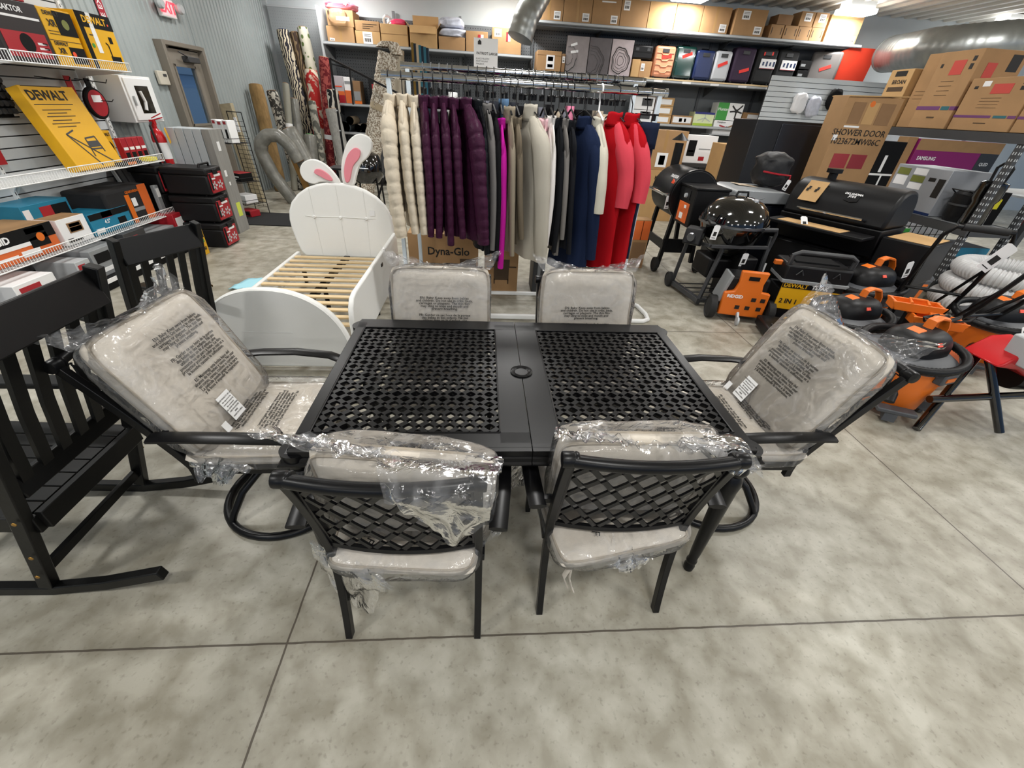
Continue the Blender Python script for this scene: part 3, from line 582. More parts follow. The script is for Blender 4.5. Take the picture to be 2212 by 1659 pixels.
# ---------------------------------------------------------------- clothes
def cloth(name, c, rough=.85, **k): return mat(name, c, rough, 0, .12, bump=k.pop('bump', .15), bs=k.pop('bs', 220), **k)
HANGW = mat('white_hanger', 'e9e9e9', .4)
def garment(t, X, zc, zb, m, yaw=0, hw=.21, th=.05, sl=.58, sr=.058, puff=0, seed=0, m2=None, collar=1, flare=1.0, collar_h=.07, folds=.012):
    m2 = m2 or m; zs = zc-.07; b = MB(); NV = 64 if puff else 30
    def f(u, v):
        z = zb+(zs+.045-zb)*v; a = u*2*PI; w = hw*(1+(flare-1)*(1-v))
        k = max(0, (z-(zs-.10))/.145); w = w*(1-k*k*.58) if k > 0 else w
        tk = th*(1-.55*k) if k > 0 else th*(.85+.3*(1-v)); g = 1
        if puff: g = 1-.10*(1-abs(math.sin(PI*(z-zb)/puff+math.cos(a)*.5)))**2
        q = folds*math.sin(a*5+seed)*(1-v*.8)+nz((math.cos(a)*2, math.sin(a)*2, z*3), 1.2, seed)*folds*1.3
        return (math.cos(a)*(tk*g+q), sgn(math.sin(a), .8)*(w*(.93+.07*g)+q), z)
    b.grid(30, NV, f, cu=True); obj('body', b, m, t, ang=80)
    for s in (-1, 1):
        pts = []; rs = []; n = 110 if puff else 30; key = [V((0, s*.055, zs+.02)), V((.0, s*hw*.5, zs-.05)), V((.006, s*hw*.84, zs-.17)), V((.014, s*(hw+.015), zs-.15-(sl-.1)*.45)), V((.02+.02*math.sin(seed), s*(hw+.03), zs-.08-(sl-.08)))]
        for i in range(n+1):
            q = i/n; f_ = q*4; j = min(int(f_), 3); k1 = f_-j; p0, p1, p2, p3 = key[max(j-1, 0)], key[j], key[j+1], key[min(j+2, 4)]
            p = .5*((2*p1)+(p2-p0)*k1+(2*p0-5*p1+4*p2-p3)*k1*k1+(3*p1-p0-3*p2+p3)*k1**3); d = (zs-p.z)
            g = 1-.12*(1-abs(math.sin(PI*d/(puff or 1)+.15*math.sin(d*5+seed))))**2.2+.07*nz((d*7, seed, s), 1.2, seed) if puff else 1+.10*nz((d*6, seed, s), 1.3, seed)
            pts.append(p); rs.append(sr*(.5+.5*min(1, q/.45)-.22*max(0, q-.4)/.6)*g)
        obj('sleeve', MB().tube(pts, rs, 16, flat=(.8, 1.2), upv=(1, 0, 0)), m2, t, ang=80)
    if collar:
        def cf(u, v):
            a = u*2*PI; return (math.cos(a)*(.04-.004*v), math.sin(a)*(.066-.008*v)-.014*v, zs+.012+collar_h*v+.004*math.sin(a*3+seed)*v)
        obj('collar', MB().grid(24, 6, cf, cu=True), m, t, solid=.01, ang=80)
def hanger(what, X, yaw, back=False, m=None, clip=False):
    z = (RBZ if back else RZ); y = RB if back else RY
    t = thing('clothes_hanger', ('white' if m is HANGW else 'clip' if clip else 'black')+' hanger holding the '+what, 'hanger', (X, y, z), yaw, 'clothes hangers')
    pts = [(0, -.03*math.cos(a), .002+.03*math.sin(a)) for a in [-.5+i*(PI+.7)/9 for i in range(10)]]
    pts = [(0, -.028, -.012)]+[(0, -.029*math.cos(PI*i/8), .029*math.sin(PI*i/8)) for i in range(9)]+[(0, .026, -.04), (0, .004, -.075), (0, 0, -.13)]
    obj('hook', MB().tube(pts, .0035 if not m else .006, 6), m or (STL if clip and what == '' else BPL), t)
    if clip: obj('bar', MB().tube([(0, -.15, -.13), (0, .15, -.13)], .006, 6).box((0, -.1, -.145), (.02, .025, .04)).box((0, .1, -.145), (.02, .025, .04)), m or BPL, t)
    else: obj('shoulder_bar', MB().tube([(0, -.12, -.18), (0, -.06, -.15), (0, 0, -.125), (0, .06, -.15), (0, .12, -.18)], .006, 6, flat=(.6, 1.2)), m or BPL, t)
    return t
CREAM = cloth('cream_nylon', 'd0c4b0', .5, bump=.5, bs=35); PLUM = cloth('plum_nylon', '3c1a31', .45, bump=.5, bs=35); BLKN = cloth('black_nylon', '15171b', .45, bump=.5, bs=35)
GF = [  # label, X, collar z, hem z, mat, yaw, kwargs
 ('cream puffer jacket first on the front rail, by the white bed', -.80, 1.66, .90, CREAM, 0, dict(puff=.072, th=.055, sr=.075, sl=.80, hw=.23)),
 ('cream puffer jacket second on the front rail', -.715, 1.665, .82, CREAM, 4, dict(puff=.072, th=.05, sr=.062, sl=.78)),
 ('cream puffer jacket third on the front rail, touching the plum ones', -.64, 1.66, .80, CREAM, 5, dict(puff=.072, th=.045, sr=.055, sl=.78)),
 ('plum puffer jacket nearest the cream jackets', -.57, 1.665, .80, PLUM, 4, dict(puff=.072, th=.045, sr=.056, sl=.80)),
 ('plum puffer jacket second from the cream jackets', -.505, 1.66, .78, PLUM, 4, dict(puff=.072, th=.04, sr=.052, sl=.80)),
 ('plum puffer jacket third from the cream jackets', -.44, 1.665, .76, PLUM, 6, dict(puff=.072, th=.04, sr=.052, sl=.86)),
 ('plum puffer jacket next to the widest plum one', -.375, 1.66, .76, PLUM, 8, dict(puff=.072, th=.045, sr=.055, sl=.80)),
 ('widest plum puffer jacket, last before the black puffer', -.29, 1.665, .74, PLUM, 22, dict(puff=.072, th=.06, sr=.085, sl=.84, hw=.24)),
 ('black puffer jacket next to the plum jackets', -.205, 1.66, .66, BLKN, 14, dict(puff=.072, th=.045, sr=.06, sl=.92)),
 ('grey sweater between the black puffer and the black sweater', -.15, 1.64, .66, cloth('grey_knit', '6d6a68'), 14, dict(sl=.86, th=.04)),
 ('black sweater left of the magenta one', -.095, 1.60, .62, cloth('black_knit', '141416'), 10, dict(sl=.9, sr=.062, th=.045)),
 ('bright magenta sweater with a full sleeve', -.04, 1.56, .64, cloth('magenta_knit', 'b01a8c'), 4, dict(sl=.92, sr=.058, th=.035)),
 ('taupe hooded sweater right of the magenta one', .02, 1.60, .66, cloth('taupe_knit', '8d8372'), 6, dict(sl=.86, sr=.055, th=.04, collar_h=.1)),
 ('second taupe sweater, darker, behind the hooded one', .068, 1.57, .72, cloth('taupe_dark', '6c6253'), 8, dict(sl=.7, th=.03)),
 ('large oatmeal fleece pullover in the middle of the rail', .165, 1.62, .60, cloth('oatmeal_fleece', 'b3ada0'), 24, dict(sl=.92, sr=.075, th=.06, hw=.23, collar_h=.1, flare=1.1)),
 ('pale pink sweater right of the oatmeal fleece', .265, 1.57, .74, cloth('pale_pink', 'e6bcc2'), 4, dict(sl=.72, th=.03, sr=.048)),
 ('white sweater right of the pale pink one', .315, 1.59, .74, cloth('white_knit', 'dcd7d3'), 4, dict(sl=.76, th=.03, sr=.048)),
 ('black top right of the white sweater', .37, 1.58, .72, cloth('black_top', '17181b'), 6, dict(sl=.8, th=.035, sr=.06)),
 ('thin grey top between two black tops', .415, 1.58, .64, cloth('grey_top', '77736f'), 4, dict(sl=.7, th=.02, sr=.035)),
 ('black top beside the long navy dress', .46, 1.57, .70, cloth('black_top2', '1b1c20'), 6, dict(sl=.8, th=.035, sr=.05)),
 ('long navy dress with a funnel collar', .56, 1.59, .46, cloth('navy_knit', '18233d'), 26, dict(sl=.86, sr=.062, th=.06, hw=.22, collar_h=.08, flare=1.15)),
 ('cream knitted top on a white hanger', .66, 1.60, .98, cloth('cream_knit', 'c9c4b4'), 6, dict(sl=.52, th=.035, sr=.06)),
 ('red polo dress with coral sleeves, left one', .775, 1.62, .52, cloth('red_knit', 'a80d18'), 26, dict(sl=.50, sr=.066, th=.055, hw=.21, m2=cloth('coral_knit', 'cf4653'), collar_h=.085, flare=1.1)),
 ('red polo dress with coral sleeves, right one by the jeans', .90, 1.62, .55, None, 25, dict(sl=.46, sr=.066, th=.055, hw=.21, collar_h=.085, flare=1.1)),
]
redm = coral = None
XS = sorted(g[1] for g in GF)+[1.01]
for i, (lb, X, zc, zb, m, yw, k) in enumerate(GF):
    gp = min([abs(X-q) for q in XS if abs(X-q) > 1e-6]); k['th'] = min(k['th'], .5*gp); k['sr'] = min(k.get('sr', .058), (.85 if i in (0, 7, 14) else .66)*gp)
    if lb.startswith('red'):
        if m: redm, coral = m, k['m2']
        else: m = redm; k['m2'] = coral
    t = thing('dress' if 'dress' in lb else 'jacket' if 'jacket' in lb else 'sweater', lb, 'dress' if 'dress' in lb else 'jacket' if 'jacket' in lb else 'top', (X, RY, 0), R_(yw), 'clothes on the front rail')
    garment(t, X, zc-.03, zb, m, seed=i+1, **k)
    hanger(lb.split(',')[0] if ',' not in lb else lb.replace(',', ''), X, R_(yw), m=HANGW if 'white hanger' in lb else None)
def trousers(lb, X, y, z1, z0, m, yaw, w=.15, th=.03, seed=0, cat='trousers'):
    t = thing('trousers', lb, cat, (X, y, 0), R_(yaw), 'trousers on the rack')
    for s in (-1, 1):
        def f(u, v):
            a = u*2*PI; z = z0+(z1-.1-z0)*v; q = .008*math.sin(a*3+seed+z*5); return (math.cos(a)*(th*.8+q)+s*th*.25, s*w*.42*(1-.1*(1-v))+sgn(math.sin(a), .7)*(w*.5+q), z)
        obj('leg', MB().grid(18, 14, f, cu=True).add([], []), m, t, ang=80)
    obj('waistband', MB().grid(24, 5, lambda u, v: (math.cos(u*2*PI)*th*1.15, sgn(math.sin(u*2*PI), .6)*w*.98, z1-.16+.16*v), cu=True), m, t, solid=.006, ang=80)
    return t
DEN = cloth('navy_denim', '1b2338'); trousers('dark navy jeans at the right end of the front rail', 1.01, RY, 1.57, .62, DEN, 14, .17, .04, 3); hanger('dark navy jeans at the right end', 1.01, R_(14), clip=True)
JB = cloth('blue_denim', '5b7897'); TB = cloth('black_twill', '121214'); TG = cloth('grey_twill', '70717a'); TGD = cloth('charcoal_twill', '2f3138'); TP = cloth('pink_twill', 'e58aa9'); TBG = cloth('beige_twill', 'b7a894'); TLB = cloth('light_blue_twill', '8ba6d4'); TNV = cloth('navy_twill', '232c44')
for i, (c, m, X, z1) in enumerate([('white printed', WHT, -.40, 1.66), ('dark navy', TNV, -.28, 1.63), ('navy denim', DEN, -.21, 1.62), ('grey', TG, -.14, 1.62), ('charcoal', TGD, -.085, 1.62), ('blue denim', JB, .0, 1.64), ('slate blue', TGD, .08, 1.62), ('black', TB, .13, 1.6), ('black', TB, .18, 1.6), ('black', TB, .23, 1.6), ('grey', TG, .30, 1.6), ('black', TB, .36, 1.62), ('brown grey', TBG, .42, 1.58), ('grey', TG, .48, 1.58), ('pink', TP, .53, 1.62), ('black', TB, .59, 1.6), ('black', TB, .65, 1.6), ('beige', TBG, .76, 1.6), ('beige', TBG, .80, 1.58), ('light blue', TLB, .85, 1.58), ('black', TB, .92, 1.58)]):
    PLACE = ['far left end', 'above the black puffer', 'behind the grey sweater', 'behind the black sweater', 'left of the blue denim', 'above the magenta sweater', 'right of the blue denim', 'behind the taupe hood, first', 'behind the taupe hood, second', 'left of the oatmeal fleece', 'above the oatmeal fleece', 'above the pale pink sweater', 'above the white sweater', 'left of the pink pair', 'left of the navy dress', 'above the navy dress, first', 'above the navy dress, second', 'right of the white hanger, first', 'right of the white hanger, second', 'left of the red dress', 'above the red dresses']
    lb = '%s trousers on the back rail, %s' % (c, PLACE[i])
    trousers(lb, X, RB, z1+.02, .75+.07*math.sin(i*2.1), m, 8*math.sin(i*1.7), .14, .028, i); hanger(lb.replace(',', ''), X, R_(8*math.sin(i*1.7)), True, clip=True)
for i in range(14):   # bare wire hangers pushed along the back rail
    t = hanger('', -.62+i*.062 if i < 4 else -.2+i*.083, 0, True, clip=True); t['label'] = 'empty wire hanger hook on the back rail'; t['group'] = 'empty hangers on the back rail'
tag(obj('rail_price_card', MB().box((.78, 2.97, 1.77), (.13, .004, .045)), WHP), 'small white price card hanging from the back rail', 'price card')
# grill cartons under the rack
def grillbox(lb, x0, x1, y, z1, d, img):
    t = thing('grill_carton', lb, 'box', ((x0+x1)/2, y+d/2, 0)); w = x1-x0
    obj('carton', MB().box((0, 0, z1/2), (w, d, z1)), CARD, t, bev=.004); obj('packing_tape', MB().box((0, 0, z1+.001), (w, .06, .002)), TAPE, t)
    if 'lettering' in lb: text('Dyna-Glo', .105, INK, t, (.05, -d/2-.001, z1*.7), (PI/2, 0, 0), bold=.02); text('4 BURNER PROPANE GAS GRILL\nGRIL AU PROPANE A 4 BRULEURS\nPARRILLA DE GAS PROPANO', .03, BINK, t, (.0, -d/2-.001, z1*.42), (PI/2, 0, 0), align='CENTER')
    g = MB(); y0 = -d/2-.002; s = img
    g.box((s[0], y0, s[1]+.09), (.16, .003, .07)).box((s[0], y0, s[1]+.05), (.3, .003, .012)).box((s[0], y0, s[1]-.02), (.15, .003, .13))
    for x in (-.07, .07): g.box((s[0]+x, y0, s[1]-.1), (.012, .003, .05))
    obj('printed_picture', g, BINK, t); return t
grillbox('large cardboard grill carton with printed lettering behind the rack posts', -1.0+.12, -.2, 3.2, .56, .5, (.24, .2))
grillbox('cardboard grill carton with a grill picture, right one under the rack', -.13, .205, 3.16, .43, .45, (0, .22))
t = thing('dumbbell_carton', 'dark panel leaning under the clothes left of the far right chair', 'box', (.42, 3.2, 0)); obj('carton', MB().box((0, .1, .22), (.12, .3, .44)), DGR, t, bev=.004); obj('packing_tape', MB().box((0, -.051, .22), (.03, .002, .44)), GRY, t)
# ---------------------------------------------------------------- generic boxed goods
def it(name, label, cat, face, a0, a1, front, dep, z0, z1, m, ex=(), group=None, side=None, top=None, part='carton', bev=.004, rz=0, pz=True):
    """face S: front looks to -Y, a along X; face E: front looks to +X, a along Y"""
    w = a1-a0; c = (a0+a1)/2; h = z1-z0
    loc = (c, front+dep/2, z0) if face == 'S' else (front-dep/2, c, z0)
    t = thing(name, label, cat, loc, (0 if face == 'S' else PI/2)+rz, group)
    b = MB().box((0, 0, h/2), (w, dep, h)); ms = [m]
    if side or top:
        ms = [m, side or m, top or m]; b.m = [1, 1, 0, 0, 0, 2]
    o = obj(part, b, ms, t, bev=bev); y = -dep/2-.0015
    for e in ex:
        if e[0] == 'b': obj(e[6] if len(e) > 6 else 'printed_panel', MB().box(((e[1]+e[3])/2*w-w/2, y, (e[2]+e[4])/2*h), ((e[3]-e[1])*w, .002, (e[4]-e[2])*h)), e[5], t)
        elif e[0] == 't': text(e[1], e[4]*h, e[5], t, (e[2]*w-w/2, y-.0016, e[3]*h), (PI/2, 0, 0), bold=e[6] if len(e) > 6 else .012, wide=e[7] if len(e) > 7 else 1)
        elif e[0] == 'r': obj('printed_picture', MB().lathe([(0, .0), (e[3]*h, 0), (e[3]*h, .002), (0, .002)], (e[1]*w-w/2, y, e[2]*h), 16, rot(PI/2)), e[4], t)
        elif e[0] == 'l': # printed line drawing
            k = MB()
            for q in range(1, len(e[1])): k.bar((e[1][q-1][0]*w-w/2, y, e[1][q-1][1]*h), (e[1][q][0]*w-w/2, y, e[1][q][1]*h), e[2]*h, .002, (0, 1, 0))
            obj('printed_drawing', k, e[3], t)
        elif e[0] == 'tape': obj('packing_tape', MB().box((0, y+.0008, h/2), (.05, .0015, h)).box((0, 0, h+.0006), (.05, dep, .0012)), TAPE, t)
        elif e[0] == 'flaps':
            k = MB()
            k.box((0, -dep/2-.05, h-.04), (w*.96, .006, .13), (-.5, 0, 0)).box((0, dep/2+.02, h+.06), (w*.96, .006, .13), (-.2, 0, 0))
            for s in (-1, 1): k.box((s*(w/2+.035), 0, h+.03), (.006, dep*.9, .12), (0, s*.7, 0))
            obj('flaps', k, m, t)
        elif e[0] == 'lbl':
            o2 = obj('shipping_label', MB().box(((e[1]+e[3])/2*w-w/2, y, (e[2]+e[4])/2*h), ((e[3]-e[1])*w, .0015, (e[4]-e[2])*h)), WHP, t); k = MB(); n = 9
            for q in range(n): k.box(((e[1]+(e[3]-e[1])*(.15+.7*q/n))*w-w/2, y-.001, (e[2]+(e[4]-e[2])*.32)*h), ((e[3]-e[1])*w*.03*(1+q % 3), .001, (e[4]-e[2])*h*.3))
            for q in range(2): k.box(((e[1]+e[3])/2*w-w/2, y-.001, (e[2]+(e[4]-e[2])*(.65+.14*q))*h), ((e[3]-e[1])*w*.7, .001, (e[4]-e[2])*h*.05))
            obj('printed_barcode', k, GINK, o2)
    return t
# ---------------------------------------------------------------- slat wall with wire shelves (left)
t = thing('slat_wall', 'white slatted display wall carrying the wire shelves of power tools', 'display wall', (-4.3, 2.85, 0))
obj('backing', MB().box((-.03, 0, 1.25), (.03, 3.8, 2.5)), DGR, t); b = MB()
for i in range(27): b.box((0, 0, .17+i*.087), (.022, 3.8, .078))
obj('slats', b, mat('slat_white', 'cdd2d4', .45), t, bev=.003)
for y in (-1.0, .42, 1.84):
    b = MB().box((.02, y, 1.25), (.02, .03, 2.4)); obj('shelf_standard', b, WHT, t); b = MB()
    for i in range(48): b.box((.0305, y, .1+i*.05), (.002, .008, .025))
    obj('slots', b, DGR, t)
shelf0 = None
for z, nm in ((1.705, 'top'), (.905, 'middle'), (.375, 'lower')):
    for y0, where in ((2.0, 'left'), (3.29, 'right')):
        lb = 'white wire shelf on the slat wall, %s tier, %s section' % (nm, where)
        if shelf0 is None:
            shelf0 = thing('wire_shelf', lb, 'shelf', (-3.75, y0, z), 0, 'wire shelves'); L = 1.27; b = MB()
            b.tube([(0, 0, 0), (0, 0, .07), (0, L, .07), (0, L, 0), (0, 0, 0)], .005, 6)
            for i in range(1, 50): b.tube([(0, i*L/50, 0), (0, i*L/50, .07)], .0025, 4)
            obj('front_rail', b, WHT, shelf0); b = MB()
            for i in range(51): b.tube([(0, i*L/50, 0), (-.52, i*L/50, 0)], .0025, 4)
            for x in (-.17, -.35, -.52): b.tube([(x, 0, -.004), (x, L, -.004)], .004, 6)
            obj('deck', b, WHT, shelf0); 
            for y in (.01, L-.01): obj('bracket', MB().prism([(0, -.005), (-.53, -.005), (-.53, -.16), (-.45, -.06)], .012, None, (0, y, 0)), WHT, shelf0)
        else: copy_thing(shelf0, lb, (-3.75, y0, z))
zA, zB, zC = 1.712, .912, .382
it('tool_case_box', 'black and red tool carton at the left end of the top wire shelf', 'box', 'E', 3.34, 3.80, -3.82, .4, zA, 2.1, mat('black_carton', '241f20', .45), [('b', .08, .08, .92, .5, RED), ('t', 'TRAKTOR', .42, .86, .13, WINK, .02), ('b', .05, .72, .95, .76, WHP), ('r', .5, .32, .16, BMAT), ('b', .7, .15, .9, .19, WHP), ('b', .7, .23, .9, .27, WHP), ('b', .7, .31, .9, .35, WHP)])
it('red_carton', 'red carton on top of the black and red tool carton', 'box', 'E', 3.2, 3.72, -3.82, .4, 2.102, 2.4, RED, [('b', .1, .1, .9, .3, BMAT)])
it('drill_box', 'yellow drill carton with lettering, left of the black and yellow one', 'box', 'E', 3.82, 4.15, -3.83, .38, zA, 2.1, YEL, [('b', .42, .55, 1, .97, BMAT), ('t', 'DEWALT', .35, .91, .1, INK, .03), ('t', 'XR', .27, .74, .16, INK, .03), ('b', .08, .6, .4, .61, INK), ('b', .08, .55, .4, .56, INK), ('b', .0, .44, 1, .45, BINK, 'seam'), ('t', 'DEWALT', .3, .39, .09, INK, .03), ('t', 'XR', .25, .26, .14, INK, .03), ('b', .5, .05, 1, .35, BMAT), ('r', .6, .22, .05, ORS), ('r', .7, .75, .09, OLV)])
it('saw_box', 'black and yellow tool carton at the right end of the top wire shelf', 'box', 'E', 4.2, 4.62, -3.82, .4, zA, 2.13, YEL, [('b', 0, .74, 1, 1, BMAT), ('b', 0, 0, .12, 1, BMAT), ('t', 'DEWALT', .48, .87, .17, YEL, .03), ('b', .3, .3, .42, 1, WHP, 'white_tape'), ('b', .2, .6, .3, .62, INK), ('r', .2, .42, .04, GRN), ('b', .62, .14, .92, .26, BMAT), ('l', [(.66, .26), (.66, .46), (.6, .5)], .03, BMAT), ('b', .74, .5, .84, .62, BMAT), ('r', .87, .84, .02, ORS)], side=YEL)
# the big leaning yellow stand carton
t = thing('stand_box', 'large flat yellow carton leaning on the slat wall, saw stand drawing', 'box', (-3.84, 3.76, zB+.005)); t.rotation_euler = (R_(-16), 0, PI/2); t.rotation_mode = 'XYZ'
T2 = bpy.data.objects
cb = obj('carton', MB().box((.03, .05, .33), (.56, .11, .66)), YEL, t, bev=.004); yy = -.0065
text('DEWALT', .1, INK, t, (-.02, yy, .585), bold=.03); obj('printed_panel', MB().box((-.02, yy+.001, .655), (.4, .002, .006)).box((-.02, yy+.001, .52), (.4, .002, .006)), INK, t)
k = MB()
for i, z in enumerate((.48, .455, .43, .40, .375, .35)): k.box((-.03-.02*(i % 2), yy, z), (.3-.1*(i % 2), .002, .006))
obj('printed_text', k, BINK, t); k = MB()
for a, c in (((-.12, .29), (.22, .03)), ((-.12, .29), (-.02, .32)), ((.05, .25), (.03, .1)), ((.05, .25), (.17, .26)), ((.17, .26), (.18, .13)), ((.04, .16), (.18, .16)), ((-.12, .29), (.05, .02))): k.bar((a[0], yy, a[1]), (c[0], yy, c[1]), .012, .002, (0, 1, 0))
k.box((.11, yy, .2), (.12, .002, .05)); obj('printed_drawing', k, DGR, t)
it('tool_box', 'small yellow hand tool carton beside the leaning yellow carton', 'box', 'E', 4.08, 4.24, -3.98, .1, zB, 1.2, YEL, [('t', 'DEWALT', .5, .88, .12, INK, .03), ('r', .5, .5, .2, BMAT), ('r', .5, .5, .12, YEL)])
for i in range(4): it('blade_pack', 'red carded blade pack on the middle wire shelf, %s from the right end' % ('first', 'second', 'third', 'fourth')[3-i], 'pack', 'E', 4.255+i*.09, 4.335+i*.09, -3.92, .06, zB, 1.13, RED, [('b', .1, .5, .9, .62, WHP), ('b', .15, .05, .85, .4, BMAT)], 'red blade packs')
it('glove_pack', 'flat black and orange tool lying before the yellow cartons', 'pack', 'E', 3.95, 4.25, -3.78, .1, zB, zB+.03, BMAT, [('b', .3, .1, .7, .9, ORG)]); it('glove_pack', 'flat bright yellow pack lying on the middle wire shelf', 'pack', 'E', 4.38, 4.52, -3.79, .1, zB, zB+.035, mat('lemon', 'f2e21c', .4))
# packs pegged on the slats
t = thing('socket_pack', 'black carded socket set pegged on the slat wall', 'pack', (-4.27, 3.53, 1.32)); obj('card', MB().box((.02, 0, .15), (.015, .24, .32)), BMAT, t); k = MB()
for i in range(4):
    for j in range(5): k.lathe([(.022, 0), (.022, .04), (0, .04)], (.027, -.08+.05*i, .04+.055*j), 10, rot(0, PI/2, 0))
obj('sockets', k, DGR, t); obj('price_label', MB().box((.03, .1, .03), (.004, .05, .06)), WHP, t)
for i, (y, z) in enumerate(((3.18, 1.0), (3.27, .98))):
    t = thing('plier_pack', 'red carded hand tool hanging at the far left, %s one' % ('near', 'far')[i], 'pack', (-4.24, y, z), 0, 'red hand tools'); obj('card', MB().box((0, 0, .1), (.02, .07, .2)), RED, t); obj('handles', MB().tube([(.02, -.02, .22), (.02, -.035, .38)], .012).tube([(.02, .02, .22), (.02, .035, .38)], .012), REDL, t)
t = thing('cable_coil', 'round dark red carded cable coil pegged left of the white cabinet', 'pack', (-4.2, 4.5, 1.29)); obj('card', MB().lathe([(0, 0), (.13, 0), (.14, .01), (.14, .03), (.13, .04), (0, .04)], (.0, 0, .13), 28, rot(0, PI/2, 0)), BMAT, t); obj('printed_panel', MB().lathe([(0, .041), (.115, .041), (.115, .043), (0, .043)], (0, 0, .13), 28, rot(0, PI/2, 0)), RED, t); obj('printed_label', MB().box((.046, 0, .17), (.003, .12, .06)), WHP, t); obj('hang_tab', MB().box((.02, 0, .3), (.01, .06, .08)), BMAT, t)
t = thing('red_strip_pack', 'long narrow red carded pack hanging right of the leaning yellow carton', 'pack', (-4.22, 4.32, 1.28)); obj('card', MB().box((0, 0, .18), (.01, .07, .36)), RED, t); obj('price_label', MB().box((.007, 0, .03), (.003, .06, .04)), WHP, t)
for y in (4.05, 4.5): t = tag(obj('peg_hook', MB().tube([(-4.29, y, 1.62), (-4.0, y, 1.6), (-3.98, y, 1.63)], .004, 6).tube([(-4.29, y+.05, 1.45), (-4.05, y+.05, 1.44), (-4.03, y+.05, 1.46)], .004, 6), BPL), 'wire peg hook on the slat wall %s' % ('over the leaning yellow carton' if y < 4.2 else 'over the round cable coil'), 'hook')
# lower wire shelf
it('tool_carton', 'orange and black power tool carton at the left of the lower wire shelf', 'box', 'E', 2.3, 2.95, -3.82, .36, zC, .61, ORC, [('b', 0, .55, 1, 1, BMAT), ('t', 'RIDGID', .22, .75, .3, WINK, .04), ('b', 0, .42, .62, .55, WHP), ('b', .62, .3, .88, .95, BMAT), ('r', .78, .6, .15, ORG), ('b', .45, .1, .7, .3, WHP), ('b', .05, .2, .4, .25, WHP)], top=CARD)
it('lamp_carton', 'white carton showing red tail lights on the lower wire shelf', 'box', 'E', 3.0, 3.3, -3.82, .34, zC, .6, WHP, [('b', .28, .42, .78, .8, CARD3), ('b', .32, .46, .74, .62, REDL), ('b', .34, .64, .72, .76, LGR), ('b', .1, .1, .6, .16, INK), ('b', .1, .2, .3, .24, INK)], top=CARD)
it('tool_carton', 'teal tool carton behind the white tail light carton', 'box', 'E', 2.95, 3.42, -4.0, .26, zC, .71, TEAL, [('b', .35, .55, .6, .9, RED), ('b', .02, .1, .15, .9, WHP), ('b', .6, .3, .95, .9, BMAT)])
it('tool_carton', 'teal tool carton with red strip between white carton and black case', 'box', 'E', 3.33, 3.84, -3.82, .3, zC, .57, TEAL, [('b', 0, .72, 1, 1, BMAT), ('b', .3, .7, .55, .98, RED), ('t', '4.5"', .38, .52, .24, WINK, .02), ('b', .05, .1, .25, .3, WHP), ('b', .65, .25, .85, .55, BMAT), ('b', .3, .2, .5, .24, WHP)], top=TEAL)
it('tool_bag', 'black and orange zipped tool case on the lower wire shelf', 'case', 'E', 3.62, 4.25, -3.83, .4, zC, .72, mat('black_fabric', '19191b', .8), [('b', .4, .0, .5, .8, ORG), ('b', .75, .0, .95, 1, ORC), ('b', .52, .45, .62, .68, WHP), ('t', 'GEARWRENCH', .62, .86, .1, ORG, .02), ('b', .5, .3, .8, .4, GRY)], part='case_body', bev=.03)
for i, (y, c, h, n) in enumerate(((4.3, GRY, .3, 'clear and grey'), (4.38, BMAT, .24, 'black and orange'), (4.45, mat('plum_card', '4a1f3a', .5), .22, 'dark purple'))): it('carded_pack', '%s carded pack at the right end of the lower wire shelf' % n, 'pack', 'E', y, y+.07, -3.8-.05*i, .04, zC, zC+h, c, [('b', .15, .6, .85, .9, WHP if i != 1 else ORG)], 'carded packs')
tag(obj('cord_loop', MB().tube([(-3.8, 4.42, zC+.14), (-3.78, 4.48, zC+.13), (-3.77, 4.54, zC+.06), (-3.74, 4.56, zC+.01), (-3.72, 4.6, zC-.1)], .008), mat('yellow_cord', 'e8b01c', .5)), 'short yellow cord hanging over the end of the lower wire shelf', 'cord')
t = thing('tie_rack', 'leaning dark sample strips in a frame against the end of the slat wall', 'display', (-3.98, 4.22, .42)); t.rotation_euler = (0, R_(-14), 0)
for i in range(5): obj('strip', MB().box((0, .05+i*.08, .24), (.02, .06, .46)), DGR, t)
obj('frame', MB().box((-.015, .22, .47), (.03, .46, .02)).box((-.015, .0, .24), (.03, .015, .48)).box((-.015, .45, .24), (.03, .015, .48)), LGR, t)
# goods on the floor deck below
t = thing('base_shelf', 'low black base shelf with white price rail under the slat wall', 'shelf', (-3.9, 2.85, 0)); obj('deck', MB().box((-.05, 0, .08), (.7, 3.7, .03)), BMAT, t); obj('kick_plate', MB().box((.28, 0, .035), (.02, 3.7, .07)), BMAT, t); obj('price_rail', MB().box((.305, 0, .085), (.01, 3.7, .035)), WHP, t)
BX = [('white and red carton at the left of the base shelf', 2.25, 2.6, .2, WHP, RED), ('grey carton in the middle of the base shelf', 3.0, 3.35, .24, GRY, BMAT), ('dark tool carton behind the far rocking chair', 3.45, 3.75, .28, DGR, RED), ('flat grey carton on the base shelf with white and red end', 3.8, 4.2, .2, GRY, RED), ('red carton at the right end of the base shelf', 4.24, 4.5, .3, RED, WHP), ('clear bagged hardware heap on the base shelf', 2.82, 2.97, .2, LGR, RED)]
for lb, y0, y1, h, m, m2 in BX: it('carton', lb, 'box', 'E', y0, y1, -3.68, .35, .096, .096+h, m, [('b', .1, .5, .6, .85, m2), ('b', .1, .15, .8, .3, WHP if m2 is not WHP else RED)])
t = it('level_box', 'yellow and black carded tool leaning by the tool box stack', 'pack', 'E', 4.02, 4.16, -3.36, .05, .0, .34, YEL, [('b', .1, .55, .9, .9, BMAT), ('t', '140', .5, .2, .16, INK, .02), ('b', .2, .4, .8, .5, GRN)])
